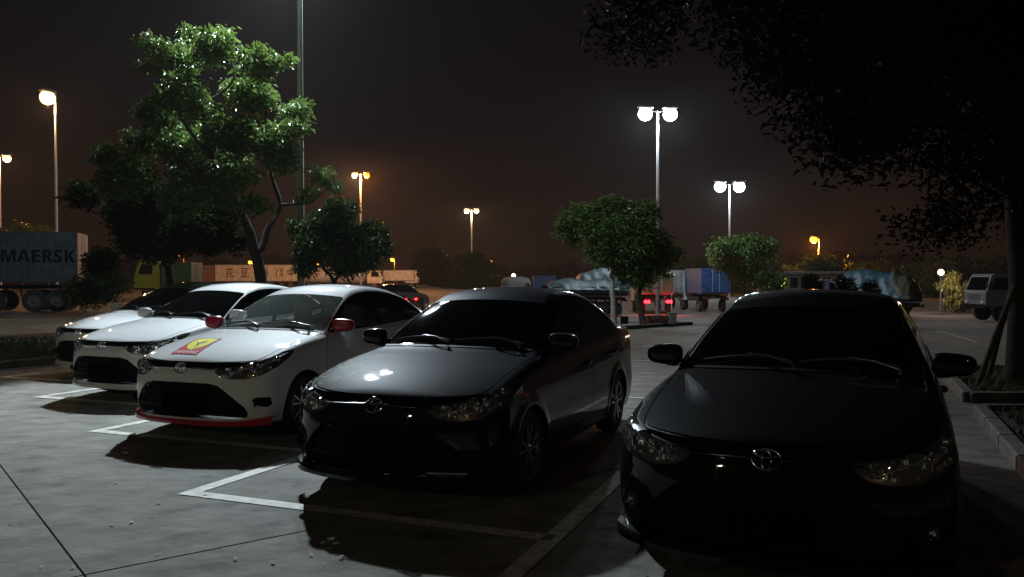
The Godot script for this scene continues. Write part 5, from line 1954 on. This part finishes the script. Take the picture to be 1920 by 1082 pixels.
	for k in 110:
		var a := cr.randf() * TAU
		var q := sqrt(cr.randf())
		var x := 7.4 + cos(a) * q * 6.2
		var z := -10.6 + sin(a) * q * 6.4
		var h := cr.randf_range(4.3, 8.6) + 0.6 * (1.0 - q)
		cl.append([Vector3(x, h, z), cr.randf_range(0.7, 1.1)])
	for k in 120:  # unseen foliage above the view, placed to shade the ground at right
		cl.append([Vector3(cr.randf_range(-2.7, 4.5), cr.randf_range(9.4, 11.2), -cr.randf_range(10.5, 20.5)), cr.randf_range(0.75, 1.05)])
	for k in 95:
		var ux := cr.randf_range(1470.0, 2080.0)
		var uy := cr.randf_range(-80.0, lerpf(170.0, 430.0, smoothstep(1450.0, 1780.0, ux)))
		cl.append([px(ux, uy, cr.randf_range(9.0, 15.5)), cr.randf_range(0.45, 0.75)])
	for k in 34:
		var f := sqrt(cr.randf())
		cl.append([px(lerpf(1290.0, 1640.0, f) + cr.randfn() * 30.0, cr.randf_range(-70.0, lerpf(60.0, 330.0, f)), cr.randf_range(9.5, 14.0)), cr.randf_range(0.22, 0.42)])
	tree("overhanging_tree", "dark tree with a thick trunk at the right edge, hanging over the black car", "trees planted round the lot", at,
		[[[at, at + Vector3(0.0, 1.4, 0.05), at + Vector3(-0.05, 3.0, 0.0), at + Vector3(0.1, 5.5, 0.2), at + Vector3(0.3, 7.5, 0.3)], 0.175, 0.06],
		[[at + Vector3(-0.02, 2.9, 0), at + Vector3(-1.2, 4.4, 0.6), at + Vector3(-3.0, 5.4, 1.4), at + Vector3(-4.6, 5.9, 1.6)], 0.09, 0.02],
		[[at + Vector3(0.1, 5.5, 0.2), at + Vector3(-2.4, 8.2, -1.5), at + Vector3(-5.4, 9.6, -2.8), at + Vector3(-8.6, 9.9, -4.6)], 0.09, 0.02],  # limb added to carry the unseen shading foliage
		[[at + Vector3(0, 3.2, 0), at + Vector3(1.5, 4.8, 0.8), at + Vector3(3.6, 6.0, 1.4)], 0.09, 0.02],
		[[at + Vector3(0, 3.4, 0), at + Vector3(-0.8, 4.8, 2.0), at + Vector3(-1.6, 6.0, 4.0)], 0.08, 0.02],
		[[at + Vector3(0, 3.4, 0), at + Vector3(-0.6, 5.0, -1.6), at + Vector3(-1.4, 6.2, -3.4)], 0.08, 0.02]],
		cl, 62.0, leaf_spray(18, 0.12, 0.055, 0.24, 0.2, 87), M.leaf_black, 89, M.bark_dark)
	var tops := [Vector3(-0.1, 1.35, 0.1), Vector3(0.12, 1.4, 0.05), Vector3(0.03, 1.4, -0.15)]
	var feet := [Vector3(-0.72, 0.0, 0.25), Vector3(0.75, 0.0, 0.35), Vector3(0.1, 0.0, -0.9)]
	for k in 3:
		var pr := thing("tree_prop", at + feet[k], 0.0, ["slanting timber prop on the left of the right-hand trunk", "slanting timber prop on the right of the right-hand trunk", "slanting timber prop behind the right-hand trunk"][k], "prop", "timber props round the right-hand trunk")
		b = MB.new(); b.tube([Vector3(0, -0.1, 0), (tops[k] - feet[k]) * 0.5, tops[k] - feet[k]], [0.04, 0.036, 0.034], 9); part("pole", b, M.timber, pr)
		b = MB.new(); b.tube([tops[k] - feet[k] + Vector3(-0.06, -0.1, 0), tops[k] - feet[k] + Vector3(0.0, -0.09, 0.06), tops[k] - feet[k] + Vector3(0.06, -0.1, 0)], [0.012], 6); part("tie", b, M.rope, pr)
	# leaves and scraps of litter on the concrete
	var lb := MB.new()
	var lr := RandomNumberGenerator.new()
	lr.seed = 101
	for k in 260:
		var d := lr.randf_range(3.6, 15.0)
		var x := lr.randf_range(-1.0, 0.75) * d * 0.62
		var a := lr.randf() * TAU
		var s := lr.randf_range(0.008, 0.026)
		var c := W(x, d, 0.012)
		var u := Vector3(cos(a), 0.1, sin(a)) * s
		var v := Vector3(-sin(a), 0.25, cos(a)) * s * 0.5
		lb.poly([c - u, c + v, c + u, c - v], Vector3.UP)
	var lt := struct("litter", lb, mat(0.3, 0.27, 0.2, 0.8), "")
	tag(lt, "small fallen leaves and scraps on the concrete", "litter", "", "stuff")
